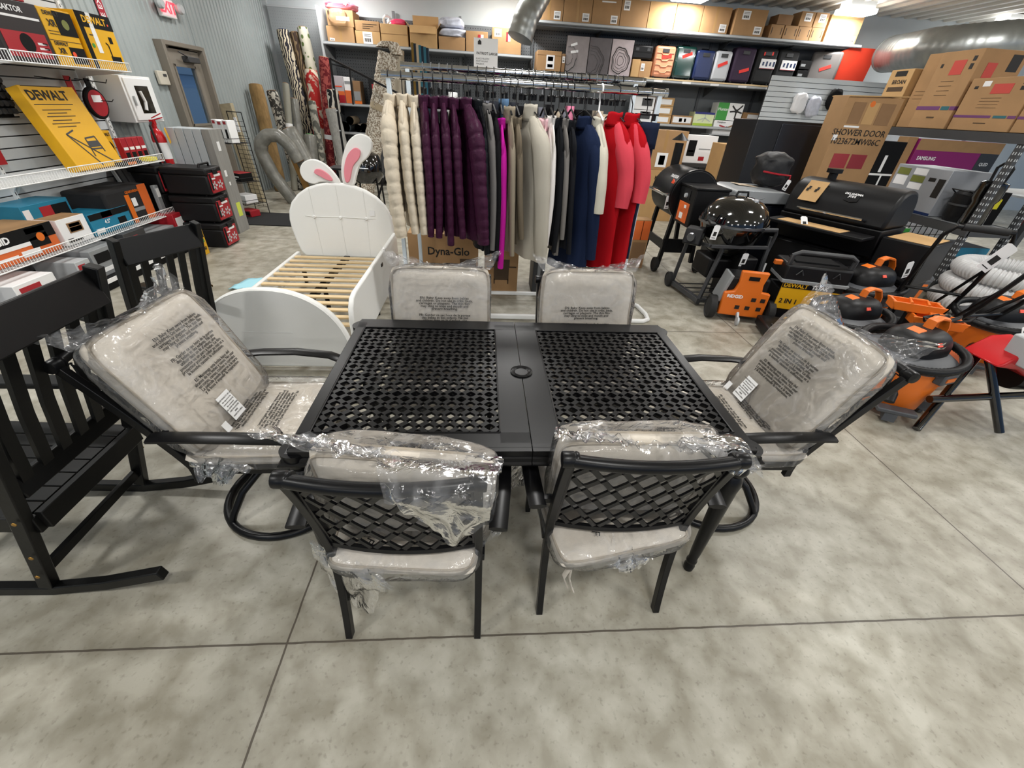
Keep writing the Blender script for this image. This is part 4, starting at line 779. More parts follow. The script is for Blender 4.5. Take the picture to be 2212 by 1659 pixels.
# stacked tool boxes
def toolbox(lb, X, Y, z, w=.5, d=.33, h=.285):
    t = thing('tool_box', lb, 'tool box', (X, Y, z), 0, 'stacked black tool boxes')
    obj('body', MB().box((0, 0, h*.38), (w*.96, d*.96, h*.74)), BPL, t, bev=.02); obj('lid', MB().box((0, 0, h*.86), (w, d, h*.26)), BPL, t, bev=.02)
    obj('label_panel', MB().box((w/2-.004, 0, h*.45), (.016, d*.8, h*.72)), RED, t, bev=.003); k = MB()
    for y in (-.07, .05):
        for i in range(5): a = i*1.26; k.box((w/2+.005, y+.035*math.cos(a), h*.35+.03*math.sin(a)), (.002, .035, .02), (a, 0, 0))
    obj('printed_picture', k, LGR, t); obj('printed_label', MB().box((w/2+.005, .03, h*.7), (.002, .13, .025)), WHP, t); obj('printed_label', MB().box((w/2+.005, -.06, h*.6), (.002, .07, .015)), WHP, t); obj('black_edge', MB().box((w/2+.005, -.12, h*.5), (.003, .03, h*.6)), BMAT, t)
    obj('handle', MB().tube([(w*.3, -.1, h*.98), (w*.32, -.09, h+.03), (w*.32, .09, h+.03), (w*.3, .1, h*.98)], .012), BPL, t); obj('latch', MB().box((w/2+.005, 0, h*.83), (.02, .09, .05)), BPL, t, bev=.004); return t
for i in range(3):
    n = ('bottom', 'middle', 'topmost')[i]
    toolbox('black tool box with red label, %s of the front stack' % n, -3.5, 4.52+.02*i, i*.29); toolbox('black tool box with red label, %s of the stack behind by the wall' % n, -4.02, 4.52+.02*i, i*.29) if i == 2 else None
t = it('storage_case', 'plain black storage crate under the rear tool box', 'crate', 'E', 4.36, 4.68, -3.78, .48, 0, .578, BMAT)
# upright flat panels
for i in range(5):
    x = -3.87+i*.1; lb = 'grey flat panel with paper labels standing upright, nearest the rolled rugs' if i == 4 else 'white flat panel standing upright, %s from the wall' % ('first', 'second', 'third', 'fourth')[i]
    t = thing('flat_pack_carton', lb, 'panel', (x, 5.17, 0), 0, 'upright flat panels'); obj('carton', MB().box((0, 0, .6), (.092, .28, 1.2)), TAUP if i == 4 else mat('panel_white', 'b7bec2', .5), t, bev=.003)
    if i == 4: obj('paper_label', MB().box((.047, -.02, 1.02), (.002, .06, .1)), WHP, t); obj('lime_tag', MB().box((.047, .02, .28), (.002, .1, .17)), mat('lime', 'd6e35a', .5), t); obj('torn_paper', MB().box((.047, -.05, .72), (.002, .05, .07)).box((.047, -.02, .6), (.002, .03, .04)), WHP, t)
# wire tower
t = thing('wire_rack', 'black wire tower rack with three baskets of boxed goods', 'rack', (-3.72, 6.2, 0), R_(-28)); b = MB()
for x in (-.15, .15): b.tube([(x, .12, 0), (x, .08, 1.35)], .006, 6)
b.tube([(-.15, .08, 1.35), (.15, .08, 1.35)], .006, 6)
for i in range(20): b.tube([(-.15, .12-.04*i/20, .1+i*.06), (.15, .12-.04*i/20, .1+i*.06)], .003, 4)
for x in (-.05, .05): b.tube([(x, .12, .1), (x, .08, 1.35)], .003, 4)
for x in (-.17, .17): b.tube([(x, .12, .0), (x*1.2, -.3, .0), (x*1.2, -.32, .03)], .007, 6)
obj('back_grid', b, BLK, t)
for z in (.18, .48, .98):
    b = MB()
    for zz, e in ((z, 0), (z+.06, .01)): b.tube([(-.17-e, .09, zz), (-.17-e, -.25-e, zz), (.17+e, -.25-e, zz), (.17+e, .09, zz)], .004, 5)
    for i in range(9): b.tube([(-.16+i*.04, .1, z), (-.16+i*.04, -.25, z), (-.16+i*.042, -.26, z+.06)], .0025, 4)
    obj('basket', b, BLK, t)
for i, (dx, z, w, h, c, n) in enumerate(((-.11, .985, .1, .27, WHP, 'left one'), (.0, .985, .11, .26, WHP, 'middle one'), (.11, .985, .1, .27, WHP, 'right one'))):
    p = V((-3.72, 6.2, 0))+rot(0, 0, R_(-28)) @ V((dx, -.12, 0)); it('bulb_box', 'white boxed lamp in the top basket of the wire tower, %s' % n, 'box', 'S', p.x-w/2, p.x+w/2, p.y-.06, .12, z, z+h, c, [('b', .15, .82, .7, .95, RED), ('b', .2, .2, .6, .6, BMAT)], 'white boxes in the wire tower', rz=R_(-28))
p = V((-3.72, 6.2, 0))+rot(0, 0, R_(-28)) @ V((0, -.1, 0)); it('hardware_box', 'black box with white print in the middle basket of the wire tower', 'box', 'S', p.x-.14, p.x+.14, p.y-.1, .2, .487, .6, BMAT, [('b', .1, .5, .9, .65, WHP), ('b', .1, .2, .7, .35, WHP)], rz=R_(-28), top=RED); it('hardware_box', 'white and red box in the lowest basket of the wire tower', 'box', 'S', p.x-.12, p.x+.12, p.y-.1, .2, .187, .3, WHP, [('b', .4, 0, .6, 1, RED), ('b', 0, .1, .3, .5, BMAT)], rz=R_(-28)); it('hardware_box', 'small red and black box on the floor under the wire tower', 'box', 'S', p.x-.08, p.x+.16, p.y-.16, .16, .013, .1, RED, [('b', .4, .2, .9, .8, BMAT)], rz=R_(-28))
# ---------------------------------------------------------------- rocking chairs
def rocker(t):
    # faces -X ; width along Y ; back leans towards +X at the top
    W = .25
    for s in (-1, 1):
        y = s*W
        run = [(-.62, y, .13), (-.45, y, .07), (-.25, y, .035), (0, y, .025), (.2, y, .05), (.34, y, .085), (.42, y, .105)]
        obj('runner', MB().tube(run, .032, 4, flat=(1.0, .75), upv=(0, 0, 1)), BLKS, t, bev=.004)
        obj('rear_post', MB().tube([(.0, y, .05), (.06, y, .25), (.12, y, .45), (.19, y*.98, .72), (.3, y*.96, 1.1)], .032, 4, flat=(1, .8), upv=(1, 0, 0)), BLKS, t, bev=.004)
        obj('front_leg', MB().tube([(-.44, y, .07), (-.44, y, .6)], .03, 4, flat=(1, .85), upv=(1, 0, 0)), BLKS, t, bev=.004)
        obj('armrest', MB().box((-.18, y*1.04, .615), (.62, .075, .024)), BLKS, t, bev=.006)
        obj('seat_rail', MB().bar((-.45, y*.92, .40), (.13, y*.92, .375), .025, .07), BLKS, t, bev=.003)
        k = MB()
        for x, z in ((.07, .25), (.12, .43), (.03, .14), (.2, .72)): k.lathe([(0, .003), (.007, .002), (.008, 0)], (x, y+s*.027, z), 8, rot(-s*PI/2))
        obj('bolt_heads', k, BRS, t)
    b = MB()
    for i in range(7): b.box((-.17, -.2+i*.067, .415), (.56, .062, .018), (0, R_(2.5), 0))
    obj('seat_slats', b, BLKS, t, bev=.002); obj('seat_rail', MB().bar((.14, -W*.9, .385), (.14, W*.9, .385), .025, .075), BLKS, t, bev=.003); obj('seat_rail', MB().bar((-.45, -W*.9, .39), (-.45, W*.9, .39), .025, .075), BLKS, t, bev=.003)
    def bp(z): return .12+(z-.45)*.277
    obj('top_rail', MB().bar((bp(1.03), -W*.92, 1.03), (bp(1.03), W*.92, 1.03), .028, .12, (-.27, 0, 1)), BLKS, t, bev=.004); obj('lower_back_rail', MB().bar((bp(.53), -W*.92, .53), (bp(.53), W*.92, .53), .028, .07, (-.27, 0, 1)), BLKS, t, bev=.004)
    for i in range(6): y = -W*.75+i*W*.3; obj('back_slat', MB().bar((bp(.55), y, .55), (bp(.99), y, .99), .04, .014, (0, 1, 0)) if False else MB().tube([(bp(.54), y, .54), (bp(.75)-.008, y, .75), (bp(1.0), y, 1.0)], .025, 4, flat=(.4, 1.1), upv=(1, 0, 0)), BLKS, t)
    obj('stretcher', MB().bar((.02, -W, .13), (.02, W, .13), .022, .04), BLKS, t, bev=.003); obj('stretcher', MB().bar((-.44, -W, .2), (-.44, W, .2), .022, .04), BLKS, t, bev=.003)
t = thing('rocking_chair', 'near black wooden rocking chair at the left edge, back turned to the table', 'rocking chair', (-1.76, .27, 0), 0, 'black rocking chairs'); rocker(t)
copy_thing(t, 'far black wooden rocking chair, right before the white bed footboard', (-1.94, 1.28, 0), R_(-23)).scale = (.9, .79, .95)
# ---------------------------------------------------------------- gondola shelving on the back wall
PEGB = mat('pegboard_grey', '9a9fa1', .6); PEGD = mat('pegboard_dark', '6c7073', .6); SHM = mat('shelf_grey', '7d8184', .45); SHD = mat('shelf_dark', '4d5053', .5)
def pegboard(b, x0, x1, y, z0, z1, m=0):
    b.box(((x0+x1)/2, y, (z0+z1)/2), (x1-x0, .02, z1-z0), None, m)
def holes(x0, x1, y, z0, z1, p=.05):
    b = MB(); nx = int((x1-x0)/p); nz_ = int((z1-z0)/p)
    for i in range(nx):
        for j in range(nz_):
            cx, cz = x0+p*(i+.5), z0+p*(j+.5); b.add([(cx-.006, y, cz-.006), (cx+.006, y, cz-.006), (cx+.006, y, cz+.006), (cx-.006, y, cz+.006)], [(0, 1, 2, 3)])
    return b
def gshelf(t, x0, x1, z, yf, d=.62, th=.045, ribs=False):
    b = MB().box(((x0+x1)/2, yf+d/2, z-th/2), (x1-x0, d, th)); b.box(((x0+x1)/2, yf, z-.02), (x1-x0, .012, .05))
    if ribs:
        for i in range(5): b.box(((x0+x1)/2, yf+.08+i*.11, z-th-.012), (x1-x0, .03, .025))
    o = obj('shelf', b, SHM, t)
    n = max(1, round((x1-x0)/1.22))
    for i in range(n+1):
        x = x0+(x1-x0)*i/n; obj('bracket', MB().prism([(-.0, -.02), (d, -.02), (d, -.22), (.1, -.06)], .015, rot(0, 0, PI/2), (min(max(x, x0+.02), x1-.02), yf, z)), SHD, t)
    obj('price_rail', MB().box(((x0+x1)/2, yf-.009, z-.018), (x1-x0, .006, .03)), LGR, t)
t = thing('gondola_shelving', 'left grey pegboard shelving with open cartons on top, behind the garment rack', 'shelving', (0, 0, 0))
b = MB(); pegboard(b, -3.2, .8, 9.95, .1, 2.92); obj('back_panel', b, PEGD, t); o = obj('peg_holes', holes(-3.2, .8, 9.938, 1.5, 2.92), BMAT, t)
obj('end_panel', MB().box((-3.2, 9.62, 1.48), (.03, .66, 2.96)), LGR, t)
for x in (-1.93, -.63): obj('upright', MB().box((x, 9.93, 1.52), (.05, .04, 3.04)), SHM, t)
for z in (2.455, 1.495, 1.0, .2): gshelf(t, -3.18, .8, z, 9.32)
t = thing('pegboard_panel', 'pale pegboard panel behind the standing rug rolls in the corner', 'pegboard', (0, 0, 0)); b = MB(); pegboard(b, -4.3, -3.23, 9.9, .1, 2.97); obj('panel', b, PEGB, t); obj('peg_holes', holes(-4.28, -3.25, 9.888, .9, 2.95, .045), GRY, t); obj('top_trim', MB().box((-3.76, 9.9, 2.98), (1.1, .03, .03)), LGR, t)
t = thing('gondola_shelving', 'long right grey shelving with luggage and rows of cartons on the back wall', 'shelving', (0, 0, 0))
b = MB(); pegboard(b, .82, 7.4, 9.95, .1, 3.0); obj('back_panel', b, PEGD, t); obj('peg_holes', holes(.85, 4.2, 9.938, 2.25, 2.98), BMAT, t)
for x in (.84, 2.1, 3.35, 4.6, 5.85, 7.2): obj('upright', MB().box((x, 9.93, 1.52), (.05, .04, 3.04)), SHD, t)
gshelf(t, .82, 7.42, 2.995, 9.3, .64, .045, True); gshelf(t, .82, 7.3, 2.22, 9.3, .64); gshelf(t, .82, 5.6, 1.475, 9.3, .64); gshelf(t, .82, 5.6, .74, 9.3, .64); gshelf(t, .82, 5.6, .2, 9.3, .64)
obj('wood_trim', MB().box((5.2, 9.296, 2.235), (4.2, .02, .025)), SLAT, t)
YB = 9.36
def cb(lb, x0, x1, z0, z1, m=CARD, ex=(), dep=.5, grp=None, y=YB, **k): return it('cardboard_box', lb, 'box', 'S', x0, x1, y, dep, z0, z1, m, ex, grp, **k)
L1 = ('lbl', .1, .08, .3, .3); L2 = ('lbl', .68, .08, .92, .38)
cb('closed carton under the pink bag at the left end of the shelf', -3.1, -2.6, 2.457, 2.69, CARD, [('tape',), ('lbl', .08, .08, .26, .25)])
cb('open carton stuffed with clear plastic below the pink bag', -3.06, -2.58, 2.692, 2.93, CARD, [('b', .35, .35, .85, .6, WHP)])
def lump(name, lb, cat, x, y, z, sx, sy, sz, m, seed, sub=None):
    t = thing(name, lb, cat, (x, y, z)); b = MB()
    def f(u, v):
        th, ph = u*2*PI, (v-.5)*PI*.998; c = sgn(math.cos(ph), .6); p = (sgn(math.cos(th), .6)*c, sgn(math.sin(th), .6)*c, sgn(math.sin(ph), .6)); k = 1+.22*nz(p, 1.8, seed)+.10*ridge(p, 4, seed)
        return (p[0]*sx/2*k, p[1]*sy/2*k, sz/2+p[2]*sz/2*(1+.15*nz(p, 2, seed+5)))
    obj(sub or 'wrap', b.grid(30, 20, f, cu=True), m, t, ang=80); return t
WRAP = mat('grey_wrap', 'c3c6d2', .35, nv=.12, ns=14, bump=.4, bs=30); WRW = mat('white_wrap', 'e6e6e8', .3, bump=.4, bs=25)
lump('plastic_bag', 'clear plastic bulging from the open carton at the left end', 'bag', -2.86, 9.34, 2.74, .3, .12, .2, FILM, 1)
lump('pink_bag', 'pink bag draped over the open carton at the left end of the shelf', 'bag', -2.82, 9.6, 2.93, .5, .42, .13, PNKB, 2); tag(obj('paper_tag', MB().box((-2.68, 9.33, 3.03), (.05, .004, .08), (0, .4, 0)), WHP), 'small white paper tag standing on the pink bag', 'tag')
cb('carton with white label, second from the left on the lower row', -2.575, -2.12, 2.457, 2.65, CARD2, [('lbl', .3, .05, .68, .95)])
cb('open carton with brown print resting on the white label carton', -2.56, -2.12, 2.652, 2.8, CARD, [('b', .3, .65, .9, .7, BINK), ('b', .3, .45, .75, .5, BINK), ('b', .3, .25, .6, .3, BINK)])
cb('pale open carton filled with white cable and pink bag', -2.1, -1.6, 2.457, 2.78, CARD2, [('b', 0, .55, 1, .565, CARD3, 'seam')])
tag(obj('white_cable', MB().tube([(-2.08+.07*math.cos(a)+.1, 9.5+.05*math.sin(a*2), 2.83+.08*math.sin(a)) for a in [i*.5 for i in range(13)]], .02, 8), WHT), 'white curled tube sticking out of the pale open carton', 'cable')
lump('pink_bag', 'small bright pink bag inside the pale open carton', 'bag', -1.78, 9.55, 2.76, .26, .25, .12, mat('hot_pink', 'e2436b', .3), 4); lump('plastic_bag', 'greyish plastic bag between white cable and pink bag', 'bag', -1.93, 9.62, 2.76, .15, .2, .13, WRW, 5)
cb('pale carton with its big front flap folded up, middle of the top shelf', -1.56, -1.05, 2.457, 2.77, CARD2, [('flaps',)]); tag(obj('carton_flap', MB().box((-1.3, 9.84, 2.88), (.5, .008, .22), (.1, 0, 0)), CARD2), 'upright cardboard flap standing behind the folded front flap', 'flap')
cb('small carton under the two grey wrapped bundles', -1.02, -.52, 2.457, 2.66, CARD)
lump('wrapped_bundle', 'upper grey plastic wrapped bundle on the small carton', 'bundle', -.78, 9.58, 2.79, .46, .4, .17, WRAP, 6); lump('wrapped_bundle', 'lower grey plastic wrapped bundle on the small carton', 'bundle', -.74, 9.56, 2.655, .5, .42, .14, WRAP, 7)
cb('carton right of the wrapped bundles, red label', -.5, -.08, 2.457, 2.77, CARD, [('b', .55, .5, .68, .85, RED), ('b', .68, .5, .8, .85, WHP)]); cb('large carton alone at the right end of the left top shelf', 0, .57, 2.457, 2.85, CARD, [('lbl', .08, .65, .32, .95), ('b', .48, .5, .54, .85, RED), ('b', .54, .5, .62, .85, WHP)])
# mailbox with card
t = thing('mailbox', 'black post mailbox with a white card standing above the back rail', 'mailbox', (-.1, 8.6, 0)); obj('post', MB().box((0, 0, 1.0), (.09, .09, 2.0)), BPL, t); obj('body', MB().prism([(-.19, 2.0), (.19, 2.0), (.19, 2.12)]+[(.19*math.cos(a), 2.12+.09*math.sin(a)) for a in [PI*i/10 for i in range(1, 10)]]+[(-.19, 2.12)], .5), BPL, t, bev=.01)
c = obj('display_card', MB().box((-.02, -.27, 2.35), (.42, .01, .44)), WHP, t); text('PATRIOT LARGE', .05, INK, c, (-.0, -.277, 2.36), bold=.02); text('BLACK PLASTIC\nPOST MOUNT\nMAILBOX', .033, INK, c, (-.19, -.277, 2.25), align='LEFT', ls=1.1); obj('printed_logo', MB().prism([(-.16, 2.48), (-.1, 2.48), (-.1, 2.52), (-.13, 2.55), (-.16, 2.52)], .002, None, (0, -.277, 0)), INK, c)
# goods on the lower left shelves
it('lamp_box', 'orange and white carton at the left end of the shelf behind the rug', 'box', 'S', -3.12, -2.93, 9.36, .3, 1.497, 1.94, mat('grey_carton', 'b3aeb2', .5), [('b', 0, 0, 1, .3, RED), ('b', 0, .3, 1, .45, ORC), ('b', .1, .6, .8, .64, ORS)]); it('lamp_box', 'white and orange carton right of the grey orange one', 'box', 'S', -2.92, -2.78, 9.36, .3, 1.497, 1.93, WHP, [('b', 0, 0, 1, .5, ORC), ('b', .1, .75, .9, .85, GRY)]); it('lamp_box', 'brown and grey carton, third from the left behind the rug', 'box', 'S', -2.76, -2.62, 9.4, .3, 1.497, 1.88, CARD3, [('b', 0, .15, .9, .55, GRY), ('b', 0, 0, 1, .12, ORG)])
it('tool_case', 'black and red cased kit on the shelf partly behind the shaggy rug', 'case', 'S', -2.45, -2.2, 9.4, .3, 1.497, 1.93, BPL, [('b', .25, .1, .9, .8, RED), ('b', .5, .85, .9, .98, TEAL), ('b', .35, .3, .9, .65, DGR)], bev=.02)
for i, (x, z, r, m) in enumerate(((-3.02, 1.08, .1, mat('grey_mat_roll', '6c757c', .8)), (-2.9, 1.2, .075, mat('beige_roll', 'c9b496', .8)), (-2.76, 1.075, .07, mat('cream_roll', 'd6cdbd', .8)), (-2.63, 1.085, .08, mat('brown_roll', '6b5a48', .8)))):
    t = thing('rolled_mat', 'small rolled mat lying end on, %s' % ('large grey one at the left', 'beige one on top', 'cream one in the middle', 'brown one at the right')[i], 'mat', (x, 9.35, z-.08+.003), 0, 'small rolled mats'); b = MB(); R9 = rot(PI/2)
    b.lathe([(r, 0), (r, -.5), (r*.5, -.5), (r*.5, 0), (r, 0)], (0, 0, .08), 20, R9); obj('roll', b, m, t)
# ---- right run: top row cartons
TZ = 2.997; n = 0
for x0, x1, e in ((.8, 1.33, [L2]), (1.34, 1.88, [L2]), (1.89, 2.43, [L2, ('b', .3, .82, .8, .87, WHP, 'white_tape')]), (2.44, 2.97, [('lbl', .08, .6, .3, .95)]), (2.98, 3.5, []), (3.51, 4.03, []), (4.04, 4.6, [L2]), (4.68, 5.3, [('lbl', .2, .6, .45, .92), L2])):
    n += 1; cb('wide brown carton on the topmost shelf, %s from the left end' % ('first', 'second', 'third', 'fourth', 'fifth', 'sixth', 'seventh', 'eighth, set slightly forward,')[n-1], x0, x1, TZ, TZ+.4, CARD if n != 5 else CARD2, [('tape',)]+e if n in (1, 2, 7) else e, .55, 'topmost row of cartons', y=9.36 if n < 8 else 9.31)
for i, (x0, x1) in enumerate(((5.46, 5.73), (5.75, 6.03), (6.04, 6.3), (6.31, 6.57))): cb('small carton in the lower row beside the largest end carton, %s from the left' % ('first', 'second', 'third', 'fourth')[i], x0, x1, TZ, TZ+.215, CARD, [('b', .12, .3, .16, .8, INK), ('b', .84, .3, .88, .8, INK)], .3, 'small end cartons')
for i, (x0, x1, h) in enumerate(((5.55, 5.85, .15), (6.0, 6.28, .22), (6.3, 6.57, .22))): cb('small carton in the upper row near the ceiling, %s' % ('low brown one', 'left one with label', 'right one with label')[i], x0, x1, TZ+.218, TZ+.218+h, CARD if i else CARD3, [('lbl', .3, .35, .8, .9)] if i else [], .3, 'small end cartons')
cb('largest pale carton at the right end of the topmost shelf', 6.62, 7.3, TZ, TZ+.43, CARD2, [('lbl', .78, .05, .95, .3)], .5)
# ---- luggage shelf
MZ = 2.245
cb('brown carton with a picture label at the left end of the luggage shelf', .9, 1.38, MZ, 2.56, CARD, [('b', .38, .1, .72, .8, WHP), ('b', .44, .5, .66, .72, DGR), ('b', .44, .18, .66, .34, GRY), ('b', 0, .78, 1, .79, CARD3, 'seam')])
cb('narrow brown carton squeezed beside the tree ring pictures', 1.395, 1.46, MZ, 2.53, CARD3, [('lbl', .1, .5, .9, .85)])
for i, (x0, c, rc, rr, lb) in enumerate(((1.475, '8e8686', (.1, .4), (.34, .18), 'left pale grey boxed tree ring picture with price tags'), (1.92, '5b5557', (.15, .3), (.5, .44, .36, .26), 'middle dark boxed tree ring picture'), (2.37, 'b3a6a8', (.48, .42), (.36, .3, .22, .13), 'right pale boxed picture with whole tree rings'))):
    t = it('picture_box', lb, 'picture', 'S', x0, x0+.43, 9.38, .1, MZ, MZ+.57, mat('print_'+c, c, .5, nv=.1, ns=12), [])
    k = MB()
    for r in rr:
        pts = []
        for j in range(33):
            a = 2*PI*j/32; q = r*.57*(1+.06*math.sin(a*3+i)+.05*math.sin(a*7)); px, pz = (rc[0]-.5)*.43+q*.85*math.cos(a), rc[1]*.57+q*math.sin(a)
            if -.212 < px < .212 and .005 < pz < .565: pts.append((px, -.0515, pz))
            elif len(pts) > 2: k.tube(pts, .008 if r == rr[0] else .003, 4, flat=(1, .15), upv=(0, 1, 0)); pts = []
        if len(pts) > 2: k.tube(pts, .008 if r == rr[0] else .003, 4)
    obj('printed_rings', k, INK, t)
    if i == 0: obj('price_tag', MB().box((-.08, -.053, .44), (.13, .002, .04), (0, -.3, 0)).box((-.06, -.053, .33), (.15, .002, .04), (0, -.15, 0)), WHP, t)
it('carton', 'pale narrow carton right of the tree ring pictures', 'box', 'S', 2.83, 2.99, 9.38, .3, MZ, 2.53, CARD2); it('carton', 'brown carton under the black tool case on the luggage shelf', 'box', 'S', 3.0, 3.24, 9.4, .3, MZ, 2.51, CARD, [('lbl', .1, .4, .4, .85)])
it('tool_case', 'black latched tool case lying on two small cartons', 'case', 'S', 2.8, 3.22, 9.4, .3, 2.535, 2.76, BPL, [('b', .15, .6, .3, .8, DGR), ('b', .7, .6, .85, .8, DGR), ('b', 0, .48, 1, .53, BMAT)], part='shell', bev=.03)
def suitcase(lb, x0, x1, h, m, soft=False, ribs=0, stick=None, tilt=0, d=.24, y=9.4):
    w = x1-x0; t = thing('suitcase', lb, 'suitcase', ((x0+x1)/2, y+d/2, MZ), R_(tilt), 'luggage on the shelf')
    obj('shell', MB().box((0, 0, h/2+.03), (w, d, h)), m, t, bev=.045, ang=60)
    if ribs:
        k = MB()
        for i in range(ribs): z = .1+i*(h-.12)/ribs; k.tube([(-w*.42, -d/2-.002, z+.03), (-w*.2, -d/2-.004, z+.03), (-w*.12, -d/2-.004, z), (w*.12, -d/2-.004, z), (w*.2, -d/2-.004, z+.03), (w*.42, -d/2-.002, z+.03)], .008, 5)
        obj('ribs', k, m, t)
    k = MB()
    for sx in (-1, 1):
        for sy in (-1, 1): k.lathe([(.02, -.015), (.025, -.01), (.025, .01), (.02, .015)], (sx*w*.38, sy*d*.36, .025), 10, rot(0, PI/2, 0))
    obj('wheels', k, RUB, t); obj('grab_handle', MB().tube([(-.09, 0, h+.02), (-.07, 0, h+.05), (.07, 0, h+.05), (.09, 0, h+.02)], .011), BPL, t); obj('lock', MB().box((0, -d/2-.004, h*.9), (.14, .012, .06)), DGR, t, bev=.004)
    if stick: obj('price_sticker', MB().box((stick[0]*w, -d/2-.005, stick[1]*h), (.2, .002, .055), (0, R_(-stick[2]), 0)), mat('red_sticker', 'f0382e', .5), t)
    return t
suitcase('peach ribbed hard suitcase, first of the luggage row', 3.27, 3.69, .5, mat('peach', 'e39a76', .35), ribs=4, stick=(.08, .72, 8)); suitcase('glossy dark green hard suitcase beside the peach one', 3.7, 4.12, .52, mat('dark_green', '10352f', .1, coat=1), stick=(.05, .78, 20)); suitcase('navy blue hard suitcase between green and silver ones', 4.13, 4.52, .48, mat('navy_shell', '222f58', .25), stick=None); suitcase('silver white hard suitcase between navy and dark purple', 4.53, 4.88, .49, mat('silver_shell', 'c3c6cb', .25), ribs=0, stick=(0, .62, 22)); suitcase('dark purple soft suitcase right of the silver one', 4.93, 5.36, .57, mat('aubergine', '32203a', .7, bump=.1), stick=(.1, .4, 16)); 
for i, (x0, x1) in enumerate(((5.4, 5.82), (5.84, 6.28))):
    t = suitcase('black soft suitcase with white picture card, %s one' % ('left', 'right')[i], x0, x1, .58, mat('black_cloth', '17181a', .8, bump=.1), stick=(0, .9, 3) if i == 0 else None); c = obj('picture_card', MB().box((.04, -.127, .36), (.32, .003, .16)), WHP, t); k = MB()
    for q in range(4): k.box((-.06+q*.075, -.13, .36), (.035, .002, .06+.02*(q % 2)))
    obj('printed_bags', k, NAVY, c); obj('red_line', MB().box((.04, -.13, .285), (.32, .002, .008)), RED, c)
suitcase('large grey soft suitcase at the right end of the luggage shelf', 6.66, 7.2, .6, mat('grey_cloth', '6e6a68', .5, bump=.1), stick=(.05, .6, 20), tilt=-30, d=.3, y=9.36)
for i in range(3): it('shoe_box', 'black stacked item between black and grey suitcases, %s' % ('lowest', 'middle', 'uppermost')[i], 'box', 'S', 6.34, 6.58, 9.4, .25, MZ+i*.16, MZ+i*.16+.14, BMAT, [('b', .1, .3, .5, .6, GRY)])
for i in range(7): t = tag(obj('price_card', MB().box((3.4+i*.6, 9.288, 2.2), (.18, .004, .035)), WHP), 'white price card clipped to the luggage shelf edge, %s from the left' % ('first', 'second', 'third', 'fourth', 'fifth', 'sixth', 'seventh')[i], 'price card', 'price cards on the luggage shelf')
# red canvas
t = thing('red_canvas', 'plain red orange square canvas hung on the wall right of the luggage', 'canvas', (7.45, 9.34, 2.32)); obj('canvas', MB().prism([(-.36, 0), (.33, .02), (.38, .64), (-.2, .64), (-.42, .54)], .03), REDF, t); tag(obj('canvas_hook', MB().box((7.45, 9.7, 2.93), (.02, .7, .02)), BLK), 'thin black hook holding the red canvas', 'hook')
# fan cartons
LZ = 1.477
for i in range(3): it('carton', 'small carton with white label right of the rack post, %s of three' % ('lowest', 'middle', 'topmost')[i], 'box', 'S', 3.52, 3.87, 9.38, .3, LZ+i*.155, LZ+i*.155+.15, CARD2, [('b', .15, .2, .85, .8, WHP)], 'labelled small cartons')
for i in range(2): it('carton', 'white box seen behind the right rack post, %s one' % ('lower', 'upper')[i], 'box', 'S', 3.0, 3.45, 9.38, .3, LZ+i*.23, LZ+i*.23+.22, WHP, [('b', .4, .3, .9, .9, DGR), ('b', .5, .75, .8, .85, RED)], 'white boxes behind the rack post')
it('carton', 'low carton with green mark and labels on the fan shelf', 'box', 'S', 3.9, 4.35, 9.38, .3, LZ, LZ+.165, CARD, [('b', .05, .2, .95, .85, WHP), ('b', .35, .3, .5, .7, GRN), ('b', .6, .3, .7, .7, GRY)])
it('fan_box', 'pale blue and green ceiling fan carton on the fan shelf', 'box', 'S', 4.38, 4.82, 9.38, .3, LZ, LZ+.25, mat('pale_green', 'dfe8b9', .5), [('b', 0, .85, 1, 1, NVC), ('b', 0, 0, 1, .2, mat('lime_green', 'a9c63f', .5)), ('l', [(.2, .4), (.55, .6), (.85, .35)], .06, LGR), ('l', [(.55, .85), (.55, .6), (.45, .3)], .05, LGR)])
t = it('fan_box', 'green and white carton with a black ceiling fan, upper one', 'box', 'S', 4.85, 5.42, 9.38, .3, LZ+.13, LZ+.44, WHP, [('b', 0, 0, .42, 1, GRN), ('t', 'Hunter', .22, .62, .25, WINK), ('l', [(.55, .85), (.75, .55), (.98, .45)], .09, INK), ('l', [(.95, .9), (.75, .55), (.5, .5)], .09, INK), ('l', [(.75, .55), (.75, .1)], .1, INK), ('r', .75, .55, .12, INK)])
it('fan_box', 'white carton with a brown bladed ceiling fan, below the green one', 'box', 'S', 4.86, 5.44, 9.36, .3, 1.345, LZ+.12, WHP, [('l', [(.2, .65), (.5, .5), (.85, .3)], .1, RED), ('l', [(.2, .35), (.5, .5), (.8, .75)], .1, CARD3), ('r', .5, .5, .1, DGR), ('t', 'Westinghouse', .25, .88, .13, INK), ('b', .7, .8, .95, .98, NVC)])
tag(obj('shelf_extension', MB().box((5.15, 9.5, 1.335), (.75, .4, .018)), LGR), 'short pale shelf board carrying the white fan carton', 'shelf')
it('carton', 'cardboard carton with white label right of the fan boxes', 'box', 'S', 5.47, 6.0, 9.42, .3, 1.346, 1.77, CARD, [('b', .2, .75, .8, .92, WHP)]); tag(obj('shelf_extension', MB().box((5.75, 9.6, 1.335), (.5, .4, .018)), LGR), 'second short shelf board under the plain carton right of the fans', 'shelf')
